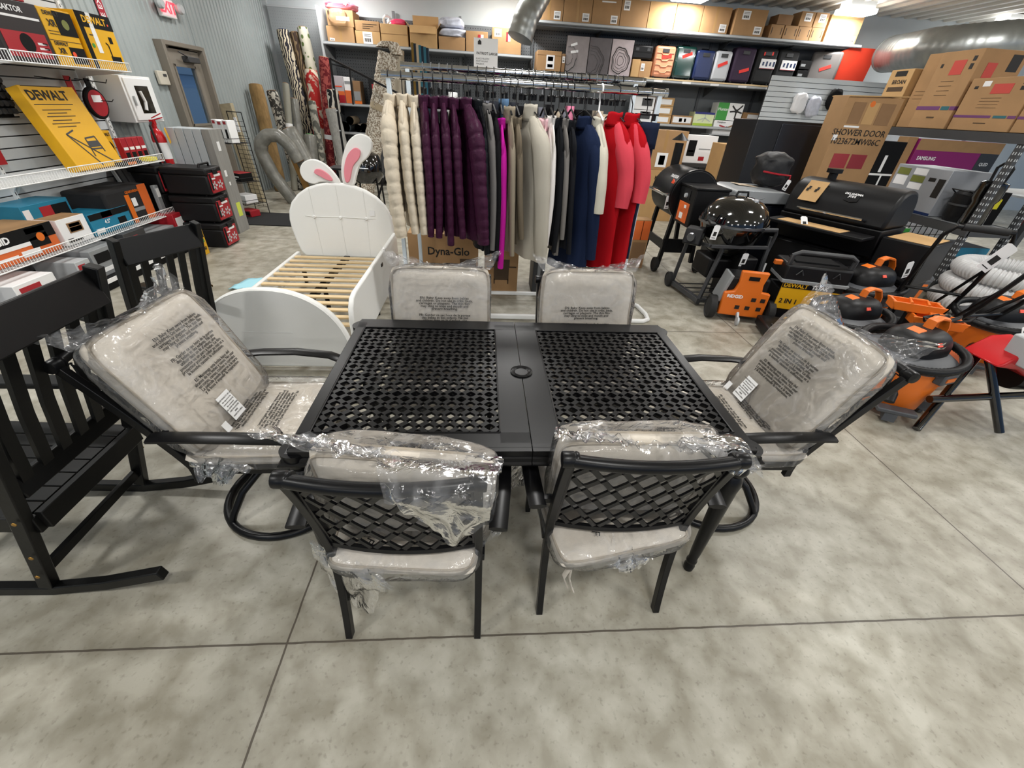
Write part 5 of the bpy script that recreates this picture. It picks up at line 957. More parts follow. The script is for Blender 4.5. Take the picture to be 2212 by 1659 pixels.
# floor stock between rack and grills
YS = 7.0
it('cardboard_box', 'big taped carton behind the red dresses, picture label', 'box', 'S', 2.55, 3.27, 6.9, .5, .83, 1.42, CARD, [('tape',), ('b', .35, .08, .62, .45, WHP), ('b', .42, .14, .56, .38, NAVY)])
it('cardboard_box', 'carton lettered with a kitchen word under the big taped carton', 'box', 'S', 2.55, 3.3, 6.88, .52, 0, .828, CARD2, [('t', 'KITCHEN', .62, .86, .1, INK, .02), ('b', .72, .5, .95, .78, WHP)])
it('heater_box', 'white carton with a black appliance picture behind the first grill', 'box', 'S', 3.3, 3.9, 7.1, .3, .95, 1.37, WHP, [('b', .16, .25, .4, .82, BMAT), ('b', .2, .4, .36, .46, GRY), ('b', .55, .1, .72, .25, RED), ('b', .5, .5, .85, .54, GRY)]); tag(obj('stock_shelf', MB().box((3.6, 7.3, .92), (.7, .5, .055)).box((3.3, 7.5, .45), (.04, .04, .9)).box((3.9, 7.5, .45), (.04, .04, .9)).box((3.3, 7.1, .45), (.04, .04, .9)).box((3.9, 7.1, .45), (.04, .04, .9)), DGR), 'dark stock shelf carrying the white appliance carton', 'shelf')
t = it('cardboard_box', 'tall creased carton with round holes leaning beside the black cabinet', 'box', 'S', 3.62, 4.02, 6.3, .4, 0, 1.3, CARD2, [('b', .06, .96, .94, .99, CARD3, 'seam')]); 
for i in range(4): obj('hand_hole', MB().lathe([(0, 0), (.025, 0), (.025, .004), (0, .004)], (.2, -.05, 1.15-.08*i), 12, rot(0, PI/2, 0)), INK, t)
it('cardboard_box', 'thin upright carton with an orange panel before the first grill', 'box', 'S', 1.66, 1.86, 4.1, .18, 0, .58, CARD, [('b', .02, .6, .98, .98, ORC), ('b', .1, .05, .9, .55, CARD3), ('b', .48, .6, .52, .98, WHP)])
# slat wall in the far right corner and things pegged on it
t = thing('slat_wall', 'white slatted panel with black wire hooks behind the shower door carton', 'display wall', (6.9, 9.0, 0)); obj('backing', MB().box((0, .03, 1.2), (2.6, .03, 2.4)), DGR, t); b = MB()
for i in range(27): b.box((0, 0, .1+i*.087), (2.6, .022, .078))
obj('slats', b, mat('slat_white2', 'cdd2d4', .45), t)
for i, (x, z, m, n) in enumerate(((6.3, 1.8, WRW, 'white'), (6.62, 1.75, WRAP, 'greyish'), (7.0, 1.9, BMAT, 'black'), (6.2, 1.2, DGR, 'dark grey'), (6.5, .95, DGR, 'charcoal'), (7.3, 1.5, BMAT, 'black wire'))): lump('hanging_bag', '%s bag hanging on the far slatted panel, %s' % (n, ('upper left', 'upper middle', 'upper right', 'left', 'low', 'right')[i]), 'bag', x, 8.9, z, .25, .12, .35, m, 20+i)
t = lump('hand_bag', 'small bright pink handbag on the far slatted panel', 'bag', 6.75, 8.8, .78, .26, .14, .22, MAG, 31); obj('strap', MB().tube([(-.08, 0, .2), (-.06, 0, .38), (.06, 0, .38), (.08, 0, .2)], .008), MAG, t)
for i, (z, c) in enumerate(((1.35, WHP), (1.08, CARD2), (.8, CARD2), (.52, DGR))): it('framed_box', 'small boxed frame in the column left of the far slatted panel, %s from the top' % ('first', 'second', 'third', 'fourth')[i], 'box', 'S', 5.75, 6.05, 8.6, .2, z, z+.25, c, [('b', .1, .15, .9, .8, DGR if i else GRY), ('b', .3, .4, .9, .5, GRY)], 'boxed frames')
tag(obj('frame_shelf', MB().box((5.9, 8.7, .25), (.4, .3, .5)), DGR), 'dark plinth under the column of boxed frames', 'plinth')
# ---------------------------------------------------------------- rugs in the corner
def rug(lb, pts, r, m, oval=(1, 1), cap=None, band=None, grp='rolled rugs'):
    pts = [V(p) for p in pts]; base = min(pts, key=lambda p: p.z); t = thing('rolled_rug', lb, 'rug', tuple(base), 0, grp); k = MB(); P_ = []; rs = []
    n = 28
    for i in range(n+1):
        f = i/n*(len(pts)-1); j = min(int(f), len(pts)-2); p = pts[j].lerp(pts[j+1], f-j)-base; P_.append(p); rs.append(r*(1+.07*nz((p.x*3, p.y*3, p.z*3), 1.4, len(lb)))*(.93 if i in (0, n) else 1))
    obj('roll', k.tube(P_, rs, 20, flat=oval, upv=(0, 1, 0)), m, t, ang=60); e = P_[-1]; d = (P_[-1]-P_[-2]).normalized(); R9 = d.to_track_quat('Z', 'Y').to_matrix()
    sp = MB(); sp.tube([e+R9 @ V((r*.8*(1-a/22)*math.cos(a), r*.8*(1-a/22)*math.sin(a), .004)) for a in [q*.4 for q in range(50)]], .006, 4); obj('rolled_edge', sp, cap or CARD3, t)
    if band: obj('band', MB().tube([P_[n//2+band], P_[n//2+band+1]], r*1.05, 20, flat=oval, upv=(0, 1, 0)), WHP, t)
    return t
def pat(name, a, c, ns, st=(1, 1, 1), kind='noise'):
    m = mat(name, a, .9, bump=.3, bs=120); t = m.node_tree; b = t.nodes['Principled BSDF']; tc = t.nodes.new('ShaderNodeTexCoord'); mp = t.nodes.new('ShaderNodeMapping'); mp.inputs['Scale'].default_value = st; t.links.new(tc.outputs['Object'], mp.inputs[0])
    if kind == 'voro': n = t.nodes.new('ShaderNodeTexVoronoi'); n.inputs['Scale'].default_value = ns; o = n.outputs['Distance']; e = (.36, .4)
    elif kind == 'wave': n = t.nodes.new('ShaderNodeTexWave'); n.inputs['Scale'].default_value = ns; n.inputs['Distortion'].default_value = 9; n.inputs['Detail Scale'].default_value = 1.2; o = n.outputs['Fac']; e = (.47, .53)
    else: n = t.nodes.new('ShaderNodeTexNoise'); n.inputs['Scale'].default_value = ns; n.inputs['Detail'].default_value = 3; n.inputs['Distortion'].default_value = 1; o = n.outputs[0]; e = (.48, .53)
    t.links.new(mp.outputs[0], n.inputs['Vector']); r = t.nodes.new('ShaderNodeValToRGB'); t.links.new(o, r.inputs[0])
    for i in (0, 1): r.color_ramp.elements[i].position = e[i]; r.color_ramp.elements[i].color = lin((a, c)[i])
    t.links.new(r.outputs[0], b.inputs['Base Color']); return m
PL = mat('plastic_wrapped_grey', '77766f', .25, nv=.25, ns=9, bump=.5, bs=25)
rug('cream rug roll with dark scroll pattern in the far left corner', [(-3.75, 9.45, 0), (-4.0, 9.62, 2.6)], .115, pat('scroll', '23202a', 'cbbfa6', 7, (1, 1, .8), 'wave'), cap=NAVY)
rug('brown patterned rug roll beside the cream scroll one', [(-3.55, 9.5, 0), (-3.8, 9.65, 2.58)], .09, pat('brownpat', '3b2c22', '7f6a4d', 6, (1, 1, .5), 'wave'))
rug('white rug roll with green leaves standing in the corner', [(-3.4, 9.45, 0), (-3.62, 9.62, 2.66)], .1, pat('leaf', '5c7038', 'd6d1bf', 10, (1, 1, .8), 'voro'))
rug('bright red floral rug roll wrapped in plastic', [(-3.52, 9.1, 0), (-3.5, 9.3, 2.0)], .12, pat('redfloral', 'b3231f', 'd8cfba', 5, (1, 1, .8), 'noise'))
rug('dark red bordered rug roll leaning on the shelving end panel', [(-3.36, 9.0, 0), (-3.16, 9.15, 2.2)], .1, pat('darkred', '6d121c', 'a8504a', 14, (1, 1, 1), 'noise'), band=-3)
rug('black and white zebra rug roll by the shelving end panel', [(-3.1, 8.85, 0), (-3.06, 9.0, 1.7)], .11, pat('zebra', '15161c', 'd2cec3', 4, (1, 1, 1), 'wave'))
rug('fluffy grey rug roll before the zebra one', [(-2.93, 8.55, 0), (-2.97, 8.7, .7), (-3.05, 8.75, 1.4)], .13, mat('fluff_grey', 'a3a29d', .95, bump=1, bs=40, nv=.15, ns=14))
rug('golden tan rug roll against the corrugated wall', [(-4.12, 8.2, 0), (-4.24, 8.45, 1.7)], .115, mat('tan_rug', '8d7148', .95, nv=.3, ns=16, bump=.4, bs=50, stretch=(1, 1, .4))); rug('speckled white and black rug roll beside the tan one', [(-3.85, 8.5, 0), (-4.08, 8.7, 1.62)], .1, pat('speck', '3c3a36', 'c6c2b6', 16, (1, 1, 1), 'noise'))
rug('thin grey tube with a dark label leaning in the corner', [(-3.9, 8.3, 0), (-3.8, 8.7, 1.75)], .06, mat('tube_grey', '8f8d80', .5), band=3); rug('slim pale grey rug roll behind the bent one', [(-3.7, 8.4, 0), (-3.72, 8.75, 1.52)], .075, PL); rug('grey plastic wrapped rug roll with green end', [(-3.5, 8.3, 0), (-3.5, 8.6, .95)], .11, PL, cap=GRN); rug('slender mottled rug roll beside the dark red one', [(-3.32, 8.5, 0), (-3.42, 8.8, 1.5)], .07, pat('mottle', '5f5f58', 'aaa79a', 8))
rug('grey wrapped rug roll folded over like an arch', [(-3.46, 7.1, .0), (-3.6, 7.1, .25), (-3.72, 7.1, .45), (-3.82, 7.1, .78), (-3.78, 7.1, .92), (-3.66, 7.1, 1.02), (-3.5, 7.12, 1.03), (-3.36, 7.14, .9), (-3.26, 7.16, .66)], .1, PL); rug('thick grey wrapped rug roll right of the arched one', [(-2.95, 7.3, 0), (-3.15, 7.3, .5), (-3.42, 7.35, 1.1)], .15, PL); rug('short tan rug roll seen under the arched grey one', [(-3.35, 7.7, 0), (-3.62, 7.8, .95)], .1, mat('tan_rug2', 'b0874c', .9, nv=.1, ns=10)); rug('speckled rug roll under the arch of the grey one', [(-3.1, 7.55, 0), (-3.4, 7.62, .7)], .09, pat('speck2', '2c2a28', 'b5b1a6', 16))
t = thing('rug_strip', 'flat beige wrapped strip standing behind the wire tower', 'rug', (-4.05, 7.1, 0), R_(-20), 'rolled rugs'); obj('strip', MB().box((-.08, 0, .7), (.22, .06, 1.45), (0, R_(-6), 0)), mat('beige_strip', 'ab9f83', .6, nv=.1, ns=20), t); obj('paper_label', MB().box((.0, -.05, 1.15), (.05, .01, .2), (0, R_(-6), 0)), WHP, t)
SHAG = mat('shaggy', '8c7c68', .95, col2='d9d2c4', ns=40, bump=1.2, bs=60)
t = thing('shaggy_rug', 'thick shaggy cream and brown rug roll leaning by the rack left end', 'rug', (-2.3, 8.4, 0), 0, 'rolled rugs'); b = MB()
def shf(u, v):
    a = u*2*PI; p = V((-.32, 0, .3)).lerp(V((.5, .15, 2.3)), v) if False else V((-.25+.72*v, .1*v, 2.28*v)); r = .17*(1+.12*nz((math.cos(a)*3, math.sin(a)*3, v*14), 2.5, 3)+.06*nz((math.cos(a)*9, math.sin(a)*9, v*50), 1.7, 5)); return (p.x+r*math.cos(a)*.95, p.y+r*math.sin(a), p.z+r*math.cos(a)*-.25)
obj('roll', b.grid(48, 120, shf, cu=True), SHAG, t, ang=80); obj('folded_end', MB().grid(24, 14, lambda u, v: (.42+.2*v+.16*math.cos(u*2*PI)*(1-.4*v), .05+.16*math.sin(u*2*PI), 2.26+.12*math.sin(v*PI)+.1*(1-v)), cu=True), SHAG, t, ang=80); obj('band', MB().tube([(.2, .06, 1.42), (.24, .065, 1.52)], .178, 24), mat('beige_band', 'a99a80', .9), t)
t = thing('striped_rug', 'beige striped rug roll behind the shaggy one', 'rug', (-1.9, 8.9, 0), 0, 'rolled rugs'); obj('roll', MB().tube([(0, 0, 0), (.12, .2, 2.38)], .13, 20), pat('stripe', 'a69b88', 'c9c0ae', 5, (8, 8, .3), 'wave'), t)
t = thing('striped_rug', 'teal and brown striped rug roll rising above the back rail', 'rug', (-1.35, 9.05, 0), 0, 'rolled rugs')
for i, c in enumerate(('7c6128', '1d2a38', 'b9a58a', '2f6577', '1b2836', '2f6577', '1b2836')): obj('stripe', MB().box((-.13+i*.045, 0, 1.25), (.045, .12, 2.5-.02*i)), mat('stripe_%d' % i, c, .9), t)
# black ladder stand and small grill behind the bed
t = thing('metal_stand', 'black angular metal stand leaning behind the rug rolls', 'stand', (0, 0, 0)); b = MB(); b.bar((-2.7, 7.9, 2.12), (-1.4, 7.8, 1.62), .03, .03).bar((-2.7, 7.9, 2.12), (-2.72, 7.9, 0), .03, .03).bar((-2.4, 7.9, 2.0), (-2.42, 7.9, 1.5), .025, .025).bar((-2.7, 7.9, 2.05), (-2.4, 8.0, 2.0), .02, .02).bar((-1.4, 7.8, 1.62), (-2.15, 7.6, .0), .035, .035); obj('frame', b, BLK, t); k = MB()
for z in (1.7, 1.4, 1.1): k.lathe([(0, 0), (.012, 0), (.012, .01), (0, .01)], (-2.71, 7.884, z), 10, rot(PI/2))
obj('bolt_heads', k, LGR, t)
t = thing('small_grill', 'small glossy black grill behind the rabbit ear of the bed', 'grill', (-2.05, 6.3, 0)); obj('bowl', MB().lathe([(0, .5), (.18, .52), (.25, .62), (.25, .7), (.245, .8), (.2, .9), (.1, .95), (0, .96)], (.1, 0, 0), 24), BGL, t); obj('side_table', MB().box((-.28, 0, .7), (.3, .35, .025)), BPL, t); k = MB()
for x in (-.1, .3):
    for y in (-.15, .15): k.tube([(x, y, 0), (x*.8+.03, y, .6)], .013)
obj('legs', k, BLK, t); obj('handle', MB().tube([(.0, -.24, .72), (.0, -.29, .74), (.2, -.29, .74), (.2, -.24, .72)], .01), STL, t)
# ---------------------------------------------------------------- grills and machines on the right
GRL = mat('grill_black', '0d0d0f', .45, 0, .3, bump=.03, bs=300); LID = mat('griddle_lid', '9fa3a6', .35, .3)
def wheel(b, c, r, wd, ax='x'):
    R9 = rot(0, PI/2, 0) if ax == 'x' else rot(PI/2); b.lathe([(r*.2, -wd*.6), (r*.8, -wd*.35), (r*.86, -wd/2), (r, -wd*.4), (r, wd*.4), (r*.86, wd/2), (r*.8, wd*.35), (r*.2, wd*.6)], c, 22, R9); return b
def paper_tag(lb, p, R=(0, 0, 0), parent=None, sz=(.05, .11)):
    t = thing('price_tag', lb, 'price tag', p); t.rotation_euler = R; obj('card', MB().prism([(-sz[0]/2, -sz[1]), (sz[0]/2, -sz[1]), (sz[0]/2, -.01), (sz[0]*.3, 0), (-sz[0]*.3, 0), (-sz[0]/2, -.01)], .002), WHP, t); obj('printed_bars', MB().box((0, -.0015, -sz[1]*.6), (sz[0]*.5, .001, sz[1]*.3)).box((0, -.0015, -sz[1]*.88), (sz[0]*.6, .001, .006)), INK, t); return t
# pellet grill
t = thing('pellet_grill', 'black barrel pellet grill with a chimney and orange stickers behind the kettle grill', 'grill', (2.25, 4.35, 0)); R9 = rot(PI/2)
obj('barrel', MB().lathe([(0, -.31), (.265, -.31), (.272, -.3), (.272, .3), (.265, .31), (0, .31)], (0, 0, .86), 36, R9), GRL, t, bev=.004); obj('rim_band', MB().lathe([(.274, -.02), (.28, -.02), (.28, .02), (.274, .02)], (0, -.285, .86), 36, R9), BLK, t)
obj('front_handle', MB().tube([(-.24, -.27, .86), (-.34, -.27, .87), (-.36, -.22, .88), (-.36, .22, .88), (-.34, .27, .87), (-.24, .27, .86)], .014, 8), CHR, t)
obj('chimney', MB().lathe([(.05, .0), (.05, .3), (0, .3)], (-.02, .38, 1.05), 18).lathe([(.0, .41), (.1, .33), (.0, .335)], (-.02, .38, 1.05), 18).tube([(-.02, .3, .98), (-.02, .38, 1.06)], .05, 12), GRL, t)
h = obj('hopper', MB().box((.0, -.53, .80), (.36, .4, .38)), GRL, t, bev=.01); obj('hopper_lid', MB().box((0, -.53, 1.0), (.38, .42, .025)), BLK, t, bev=.006)
obj('orange_sticker', MB().box((-.182, -.52, .74), (.003, .26, .2)), mat('orange_print', 'e06a2c', .5, nv=.3, ns=9), h); obj('printed_label', MB().box((-.185, -.5, .7), (.002, .08, .06)), WHP, h); obj('printed_label', MB().box((-.185, -.56, .8), (.002, .05, .03)), WHP, h); obj('control_panel', MB().box((-.183, -.53, .92), (.006, .16, .1)), BPL, h); obj('control_knob', MB().lathe([(.025, 0), (.022, .02), (0, .02)], (-.186, -.53, .91), 14, rot(0, -PI/2, 0)), LGR, h)
obj('brand_plate', MB().prism([(-.03, -.05), (.03, -.05), (.045, 0), (.03, .05), (-.03, .05), (-.045, 0)], .006, rot(0, R_(-25), PI/2), (-.24, -.22, .97)), ORS, t); text('TRAEGER', .05, WINK, t, (-.205, -.14, 1.045), (R_(50), 0, -PI/2), bold=.02)
for x in (-.17, .17):
    for y in (-.27, .27): obj('leg', MB().bar((x*.9, y, .64), (x*1.25, y*1.0, .03 if (x < 0) else .1), .05, .045), GRL, t, bev=.003)
obj('lower_brace', MB().box((0, -.27, .3), (.42, .02, .16)).box((-.19, 0, .3), (.02, .5, .1)), GRL, t)
for x in (-.27, .27): obj('wheel', wheel(MB(), (x, -.33, .085), .085, .045), RUB, t)
paper_tag('white price tag hanging on the barrel grill handle', (1.97, 4.06, .86), (0, 0, .3), sz=(.06, .14))
# kettle grill
t = thing('kettle_grill', 'glossy black kettle grill on a wheeled metal cart with a gas control', 'grill', (2.33, 3.22, 0))
obj('bowl', MB().lathe([(0, .44), (.1, .45), (.2, .52), (.275, .63), (.308, .74), (.312, .765), (.318, .77)], n=40), BGL, t); obj('rim', MB().lathe([(.312, .76), (.326, .765), (.326, .785), (.312, .79)], n=40), STL, t)
obj('lid', MB().lathe([(.318, .785), (.31, .83), (.275, .91), (.2, .975), (.1, 1.008), (0, 1.016)], n=40), BGL, t); obj('lid_handle', MB().tube([(-.06, 0, 1.01), (-.05, 0, 1.05), (.05, 0, 1.05), (.06, 0, 1.01)], .011), BPL, t); obj('lid_vent', MB().lathe([(0, .02), (.04, .016), (.045, 0)], (.08, -.1, .985), 16).tube([(.1, -.1, 1.0), (.16, -.11, 1.02)], .005), STL, t)
obj('side_handle', MB().box((-.31, -.16, .80), (.05, .26, .022), (0, 0, R_(-18))).box((-.27, -.05, .79), (.1, .03, .02)), BPL, t, bev=.006)
f = MB(); 
for p in (((-.33, .26, .05), (-.36, .1, .56)), ((-.27, -.28, .02), (-.13, -.2, .62)), ((.3, -.26, .05), (.3, -.22, .7)), ((.3, .26, .05), (.28, .2, .6))): f.bar(p[0], p[1], .035, .03)
f.bar((-.34, .28, .06), (-.27, -.3, .06), .045, .05).bar((.3, .28, .06), (.3, -.28, .06), .04, .045).bar((-.27, -.28, .06), (.3, -.26, .06), .04, .04).bar((-.36, .1, .56), (-.3, -.25, .6), .03, .03).bar((-.3, -.26, .6), (.28, -.24, .6), .03, .03)
for i in range(4): f.bar((-.32+.01*i, .18-.13*i, .07), (.3, .18-.13*i, .07), .012, .012)
obj('cart_frame', f, DGR, t, bev=.003); obj('cart_handle', MB().tube([(-.02, -.24, .6), (0, -.27, .74), (.05, -.28, .77), (.3, -.26, .77), (.32, -.24, .72), (.31, -.22, .5)], .02, 8, flat=(1, .7)), DGR, t)
c = obj('control_housing', MB().prism([(-.13, -.07), (.06, -.12), (.12, -.02), (.1, .06), (-.08, .06)], .16, rot(0, 0, R_(55)), (-.41, -.1, .67)), BPL, t, bev=.01); obj('control_knob', MB().lathe([(.04, 0), (.034, .03), (0, .03)], (-.5, -.22, .67), 16, rot(0, -PI/2, R_(55))), STL, c); obj('display', MB().box((-.4, -.2, .68), (.06, .01, .05), (0, 0, R_(-30))), BGL, c)
for p in ((-.36, .29, .08), (.34, .29, .08)): obj('wheel', wheel(MB(), p, .08, .045), RUB, t)
obj('gas_tank_shield', MB().box((.02, .05, .34), (.4, .35, .2)), GRL, t, bev=.02); obj('paper_label', MB().box((.315, -.245, .4), (.05, .003, .1)), WHP, t)
paper_tag('white price tag on the kettle grill side handle', (2.02, 2.93, .8), (0, .1, .2), sz=(.07, .13))
# griddle
t = thing('griddle_station', 'large dark blue black griddle with a grey lid between the two barrel grills', 'griddle', (3.02, 4.05, 0))
obj('body', MB().box((0, 0, .48), (.7, .55, .74)), mat('griddle_blue', '14171e', .35), t, bev=.01); obj('lid', MB().prism([(-.42, 0), (.42, 0), (.4, .05), (.1, .12), (-.35, .13), (-.41, .1)], .62, None, (0, 0, .87)), LID, t, bev=.01); obj('side_lip', MB().box((.43, 0, .86), (.14, .6, .03)), BLK, t, bev=.004); obj('door_seam', MB().box((0, -.277, .55), (.68, .006, .012)), BLK, t)
for x in (-.3, .3):
    for y in (-.22, .22): obj('caster', wheel(MB(), (x, y, .055), .055, .04), RUB, t)
obj('printed_sticker', MB().box((-.15, .1, 1.002), (.24, .2, .003), (0, R_(4), 0)), mat('sticker_mix', 'c9b7a0', .5, nv=.4, ns=20), t)
t = lump('covered_bin', 'black draped cover with red piping standing on the griddle', 'cover', 3.12, 4.15, 1.0, .34, .3, .34, mat('black_cover', '121215', .55, bump=.5, bs=18), 41, 'cover'); obj('red_piping', MB().tube([(-.17, -.15, .16), (.0, -.165, .14), (.16, -.15, .13), (.17, -.15, .02)], .01, 6), RED, t)
paper_tag('small white tag beside the black draped cover', (3.28, 3.98, 1.09), (0, .3, 0))
t = thing('tall_cabinet', 'tall matte black cabinet standing behind the griddle', 'cabinet', (3.78, 5.35, 0), R_(0)); obj('body', MB().box((0, 0, .82), (.95, .6, 1.64)), mat('cabinet_black', '16181d', .4), t, bev=.006); obj('door', MB().box((.16, -.305, .82), (.6, .012, 1.58)), mat('cabinet_door', '1d222b', .3), t, bev=.004)
# offset grill
t = thing('barrel_grill', 'large black barrel grill with a small emblem at the right', 'grill', (3.5, 3.3, 0), R_(28)); A9 = rot(PI/2)
bo = [(.24*math.cos(a), .22*math.sin(a)) for a in [PI*i/18 for i in range(19)]]
lid_o = [(.27, 0)]+[(.25*sgn(math.cos(a), .8), .06+.27*math.sin(a)**.8) for a in [PI*(i+.5)/20 for i in range(20)]]+[(-.27, 0)]
obj('lid', MB().prism(lid_o, .95, None, (0, 0, .84)), GRL, t, bev=.03, ang=50); obj('firebox', MB().prism([(-.27, 0), (-.22, -.25), (.22, -.25), (.27, 0)], .95, None, (0, 0, .84)), GRL, t, bev=.01)
obj('front_handle', MB().tube([(-.26, -.3, .9), (-.33, -.3, .91), (-.33, .3, .91), (-.26, .3, .9)], .013), CHR, t); obj('chimney_stub', MB().lathe([(.04, 0), (.04, .08), (.07, .085), (.07, .12), (0, .12)], (.02, .25, 1.14), 16), GRL, t)
o = obj('emblem', MB().prism([(-.06, -.05), (0, -.065), (.06, -.05), (.06, .05), (0, .065), (-.06, .05)], .006, rot(0, R_(-60), PI/2) if False else rot(R_(-38), 0, -PI/2), (-.213, -.1, 1.075)), BPL, t); text("OKLAHOMA\nJOE'S", .028, WINK, o, (-.222, -.1, 1.08), (R_(52), 0, -PI/2), bold=.02, ls=.9)
o = obj('paper_banner', MB().prism([(-.09, -.12), (.09, -.12), (.09, .1), (-.09, .1)], .004, rot(R_(-38), 0, -PI/2), (-.218, .26, 1.07)), CARD2, t); k = MB()
for i in range(7): k.box((-.222-.008*(i % 2), .2+.02*i, 1.03+.02*((i*3) % 4)), (.004, .022, .03), (0, R_(38), 0))
obj('printed_picture', k, INK, o)
s = obj('front_shelf', MB().box((-.42, 0, .78), (.26, .9, .03)), GRL, t, bev=.006); obj('shelf_card', MB().box((-.43, .05, .797), (.2, .6, .003)), CARD2, s)
hp = obj('pellet_hopper', MB().box((.0, -.68, .62), (.5, .38, .36)).prism([(-.25, -.0), (.25, 0), (.12, -.32), (-.12, -.32)], .34, None, (0, -.68, .44)), GRL, t, bev=.01); obj('hopper_card', MB().box((0, -.68, .803), (.46, .32, .003)), CARD2, hp)
obj('cabinet_base', MB().prism([(-.3, .58), (.3, .58), (.4, 0.06), (-.36, .06)], .8), GRL, t, bev=.01)
paper_tag('white price tag on the front shelf of the large barrel grill', (3.02, 3.2, .86), (-.7, 0, 0), sz=(.07, .12)); paper_tag('white paper tag low on the large barrel grill hopper', (3.98, 2.92, .55), (0, .3, .4))
t = it('shower_door_carton', 'tall cardboard carton with black lettering standing behind the barrel grill', 'box', 'S', 4.0, 4.68, 4.55, .26, 0, 1.92, CARD, [('t', 'SHOWER DOOR\n1023672MW06C', .45, .79, .047, INK, .006), ('b', .16, .62, .46, .7, mat('maroon_stamp', '9c3038', .6)), ('b', .5, .62, .8, .7, mat('maroon_stamp2', '8f2c36', .6)), ('b', .14, .86, .36, .97, CARD3, 'printed_picture'), ('b', .4, .86, .6, .97, CARD2, 'printed_picture'), ('b', .64, .86, .9, .97, CARD3, 'printed_picture'), ('b', .12, .84, .4, .85, WHP, 'white_tape'), ('b', 0, .77, .08, .8, WHP, 'white_tape')]); obj('round_sticker', MB().lathe([(0, 0), (.03, 0), (.03, .002), (0, .002)], (-.02, -.132, 1.85), 16, rot(PI/2)), ORG, t); obj('torn_flap', MB().box((0.02, .0, 1.925), (.72, .3, .01), (0, R_(-2), 0)), CARD2, t)
obj('shipping_label', MB().box((.342, -.02, 1.16), (.003, .1, .16)), WHP, t)
# wheeled orange machine
t = thing('wheeled_charger', 'orange wheeled battery jump starter with black wheels in front of the kettle grill', 'machine', (2.33, 2.68, 0), R_(-14))
s = obj('front_panel', MB().prism([(-.2, .06), (.2, .06), (.2, .3), (.12, .31), (.11, .38), (.13, .49), (-.11, .49), (-.1, .38), (-.12, .3), (-.2, .28)], .05, None, (0, -.1, 0)), ORG, t, bev=.012); obj('grip_slot', MB().box((.01, -.128, .43), (.09, .006, .035)), BMAT, s); text('RIDGID', .042, WINK, s, (-.1, -.1275, .25), bold=.04); k = MB()
for x, z in ((.07, .235), (.15, .235), (-.05, .15), (.04, .15), (.14, .15)): k.box((x, -.128, z), (.04, .004, .035))
obj('printed_pictures', k, INK, s); obj('housing', MB().box((0, .05, .25), (.36, .26, .34)), BPL, t, bev=.02); obj('side_wing', MB().box((-.19, .02, .3), (.03, .22, .26), (0, R_(12), 0)), GRY, t, bev=.006)
for x in (-.26, .26): obj('wheel', wheel(MB(), (x, -.06, .11), .11, .07), RUB, t)
obj('caster', MB().lathe([(.02, -.012), (.04, -.008), (.04, .008), (.02, .012)], (-.03, -.2, .04), 16, rot(0, PI/2, 0)).bar((-.03, -.2, .04), (-.03, -.14, .1), .02, .03), LGR, t)
# flat case
t = thing('flat_tool_case', 'flat black plastic case lid lying before the vacuums', 'case', (2.72, 2.2, 0), R_(-14)); b = MB().box((0, 0, .075), (.72, .42, .09)); obj('shell', b, BPL, t, bev=.015); k = MB()
for i in range(6): k.box((-.3+.02*i, -.1, .124), (.008, .2, .008))
k.box((.1, 0, .123), (.4, .34, .008)); obj('moulded_ribs', k, DGR, t); obj('yellow_latch', MB().box((-.1, .17, .126), (.1, .04, .012)), YEL, t)
# tool boxes
t = thing('tool_box', 'black tool box with a long handle and yellow printed sleeve below', 'tool box', (2.86, 2.62, 0), R_(-16)); obj('base', MB().box((0, 0, .2), (.5, .32, .3)), BPL, t, bev=.01); s = obj('printed_sleeve', MB().box((0, -.165, .3), (.5, .012, .25)), YEL, t); obj('printed_band', MB().box((0, -.173, .4), (.5, .003, .05)), BMAT, s); text('DEWALT', .05, YEL, s, (-.14, -.1755, .4), bold=.03); text('TSTAK', .045, WINK, s, (.06, -.1755, .4), bold=.03); text('2 IN 1', .06, INK, s, (-.15, -.1735, .25), bold=.03); obj('printed_drawing', MB().tube([(.03, -.173, .2), (.05, -.173, .34), (.12, -.173, .34), (.1, -.173, .2), (.03, -.173, .2)], .004, 4).box((.08, -.173, .26), (.06, .003, .05)), INK, s)
obj('lid', MB().box((0, 0, .5), (.54, .34, .16)), BPL, t, bev=.02); obj('grey_trim', MB().box((0, -.01, .435), (.55, .35, .03)), GRY, t, bev=.004); obj('handle', MB().tube([(-.25, -.12, .56), (-.25, -.14, .66), (-.2, -.15, .69), (.2, -.15, .69), (.25, -.14, .66), (.25, -.12, .56)], .02, 10), DGR, t)
for x in (-.15, .15): obj('latch', MB().tube([(x-.03, -.175, .5), (x, -.19, .55), (x+.03, -.175, .5)], .005, 5), STL, t)
obj('top_tray', MB().box((0, .03, .585), (.36, .2, .02)), BMAT, t, bev=.004); obj('orange_catch', MB().box((-.29, .0, .55), (.08, .05, .04)), ORG, t, bev=.006)
it('tool_box', 'low black case with orange catch left of the yellow sleeved tool box', 'tool box', 'S', 2.38, 2.56, 2.95, .4, 0, .5, BPL, [('b', .1, .5, .9, .56, GRY), ('b', .1, .7, .9, .76, DGR)], bev=.02); paper_tag('white price tag lying on the low black case by the tool box', (2.4, 2.94, .55), (.1, 0, 0), sz=(.06, .13)); tag(obj('manual', MB().box((2.6, 2.42, .006), (.16, .1, .012), (0, 0, .4)), WHP), 'white paper leaflet on the floor by the orange machine', 'leaflet')
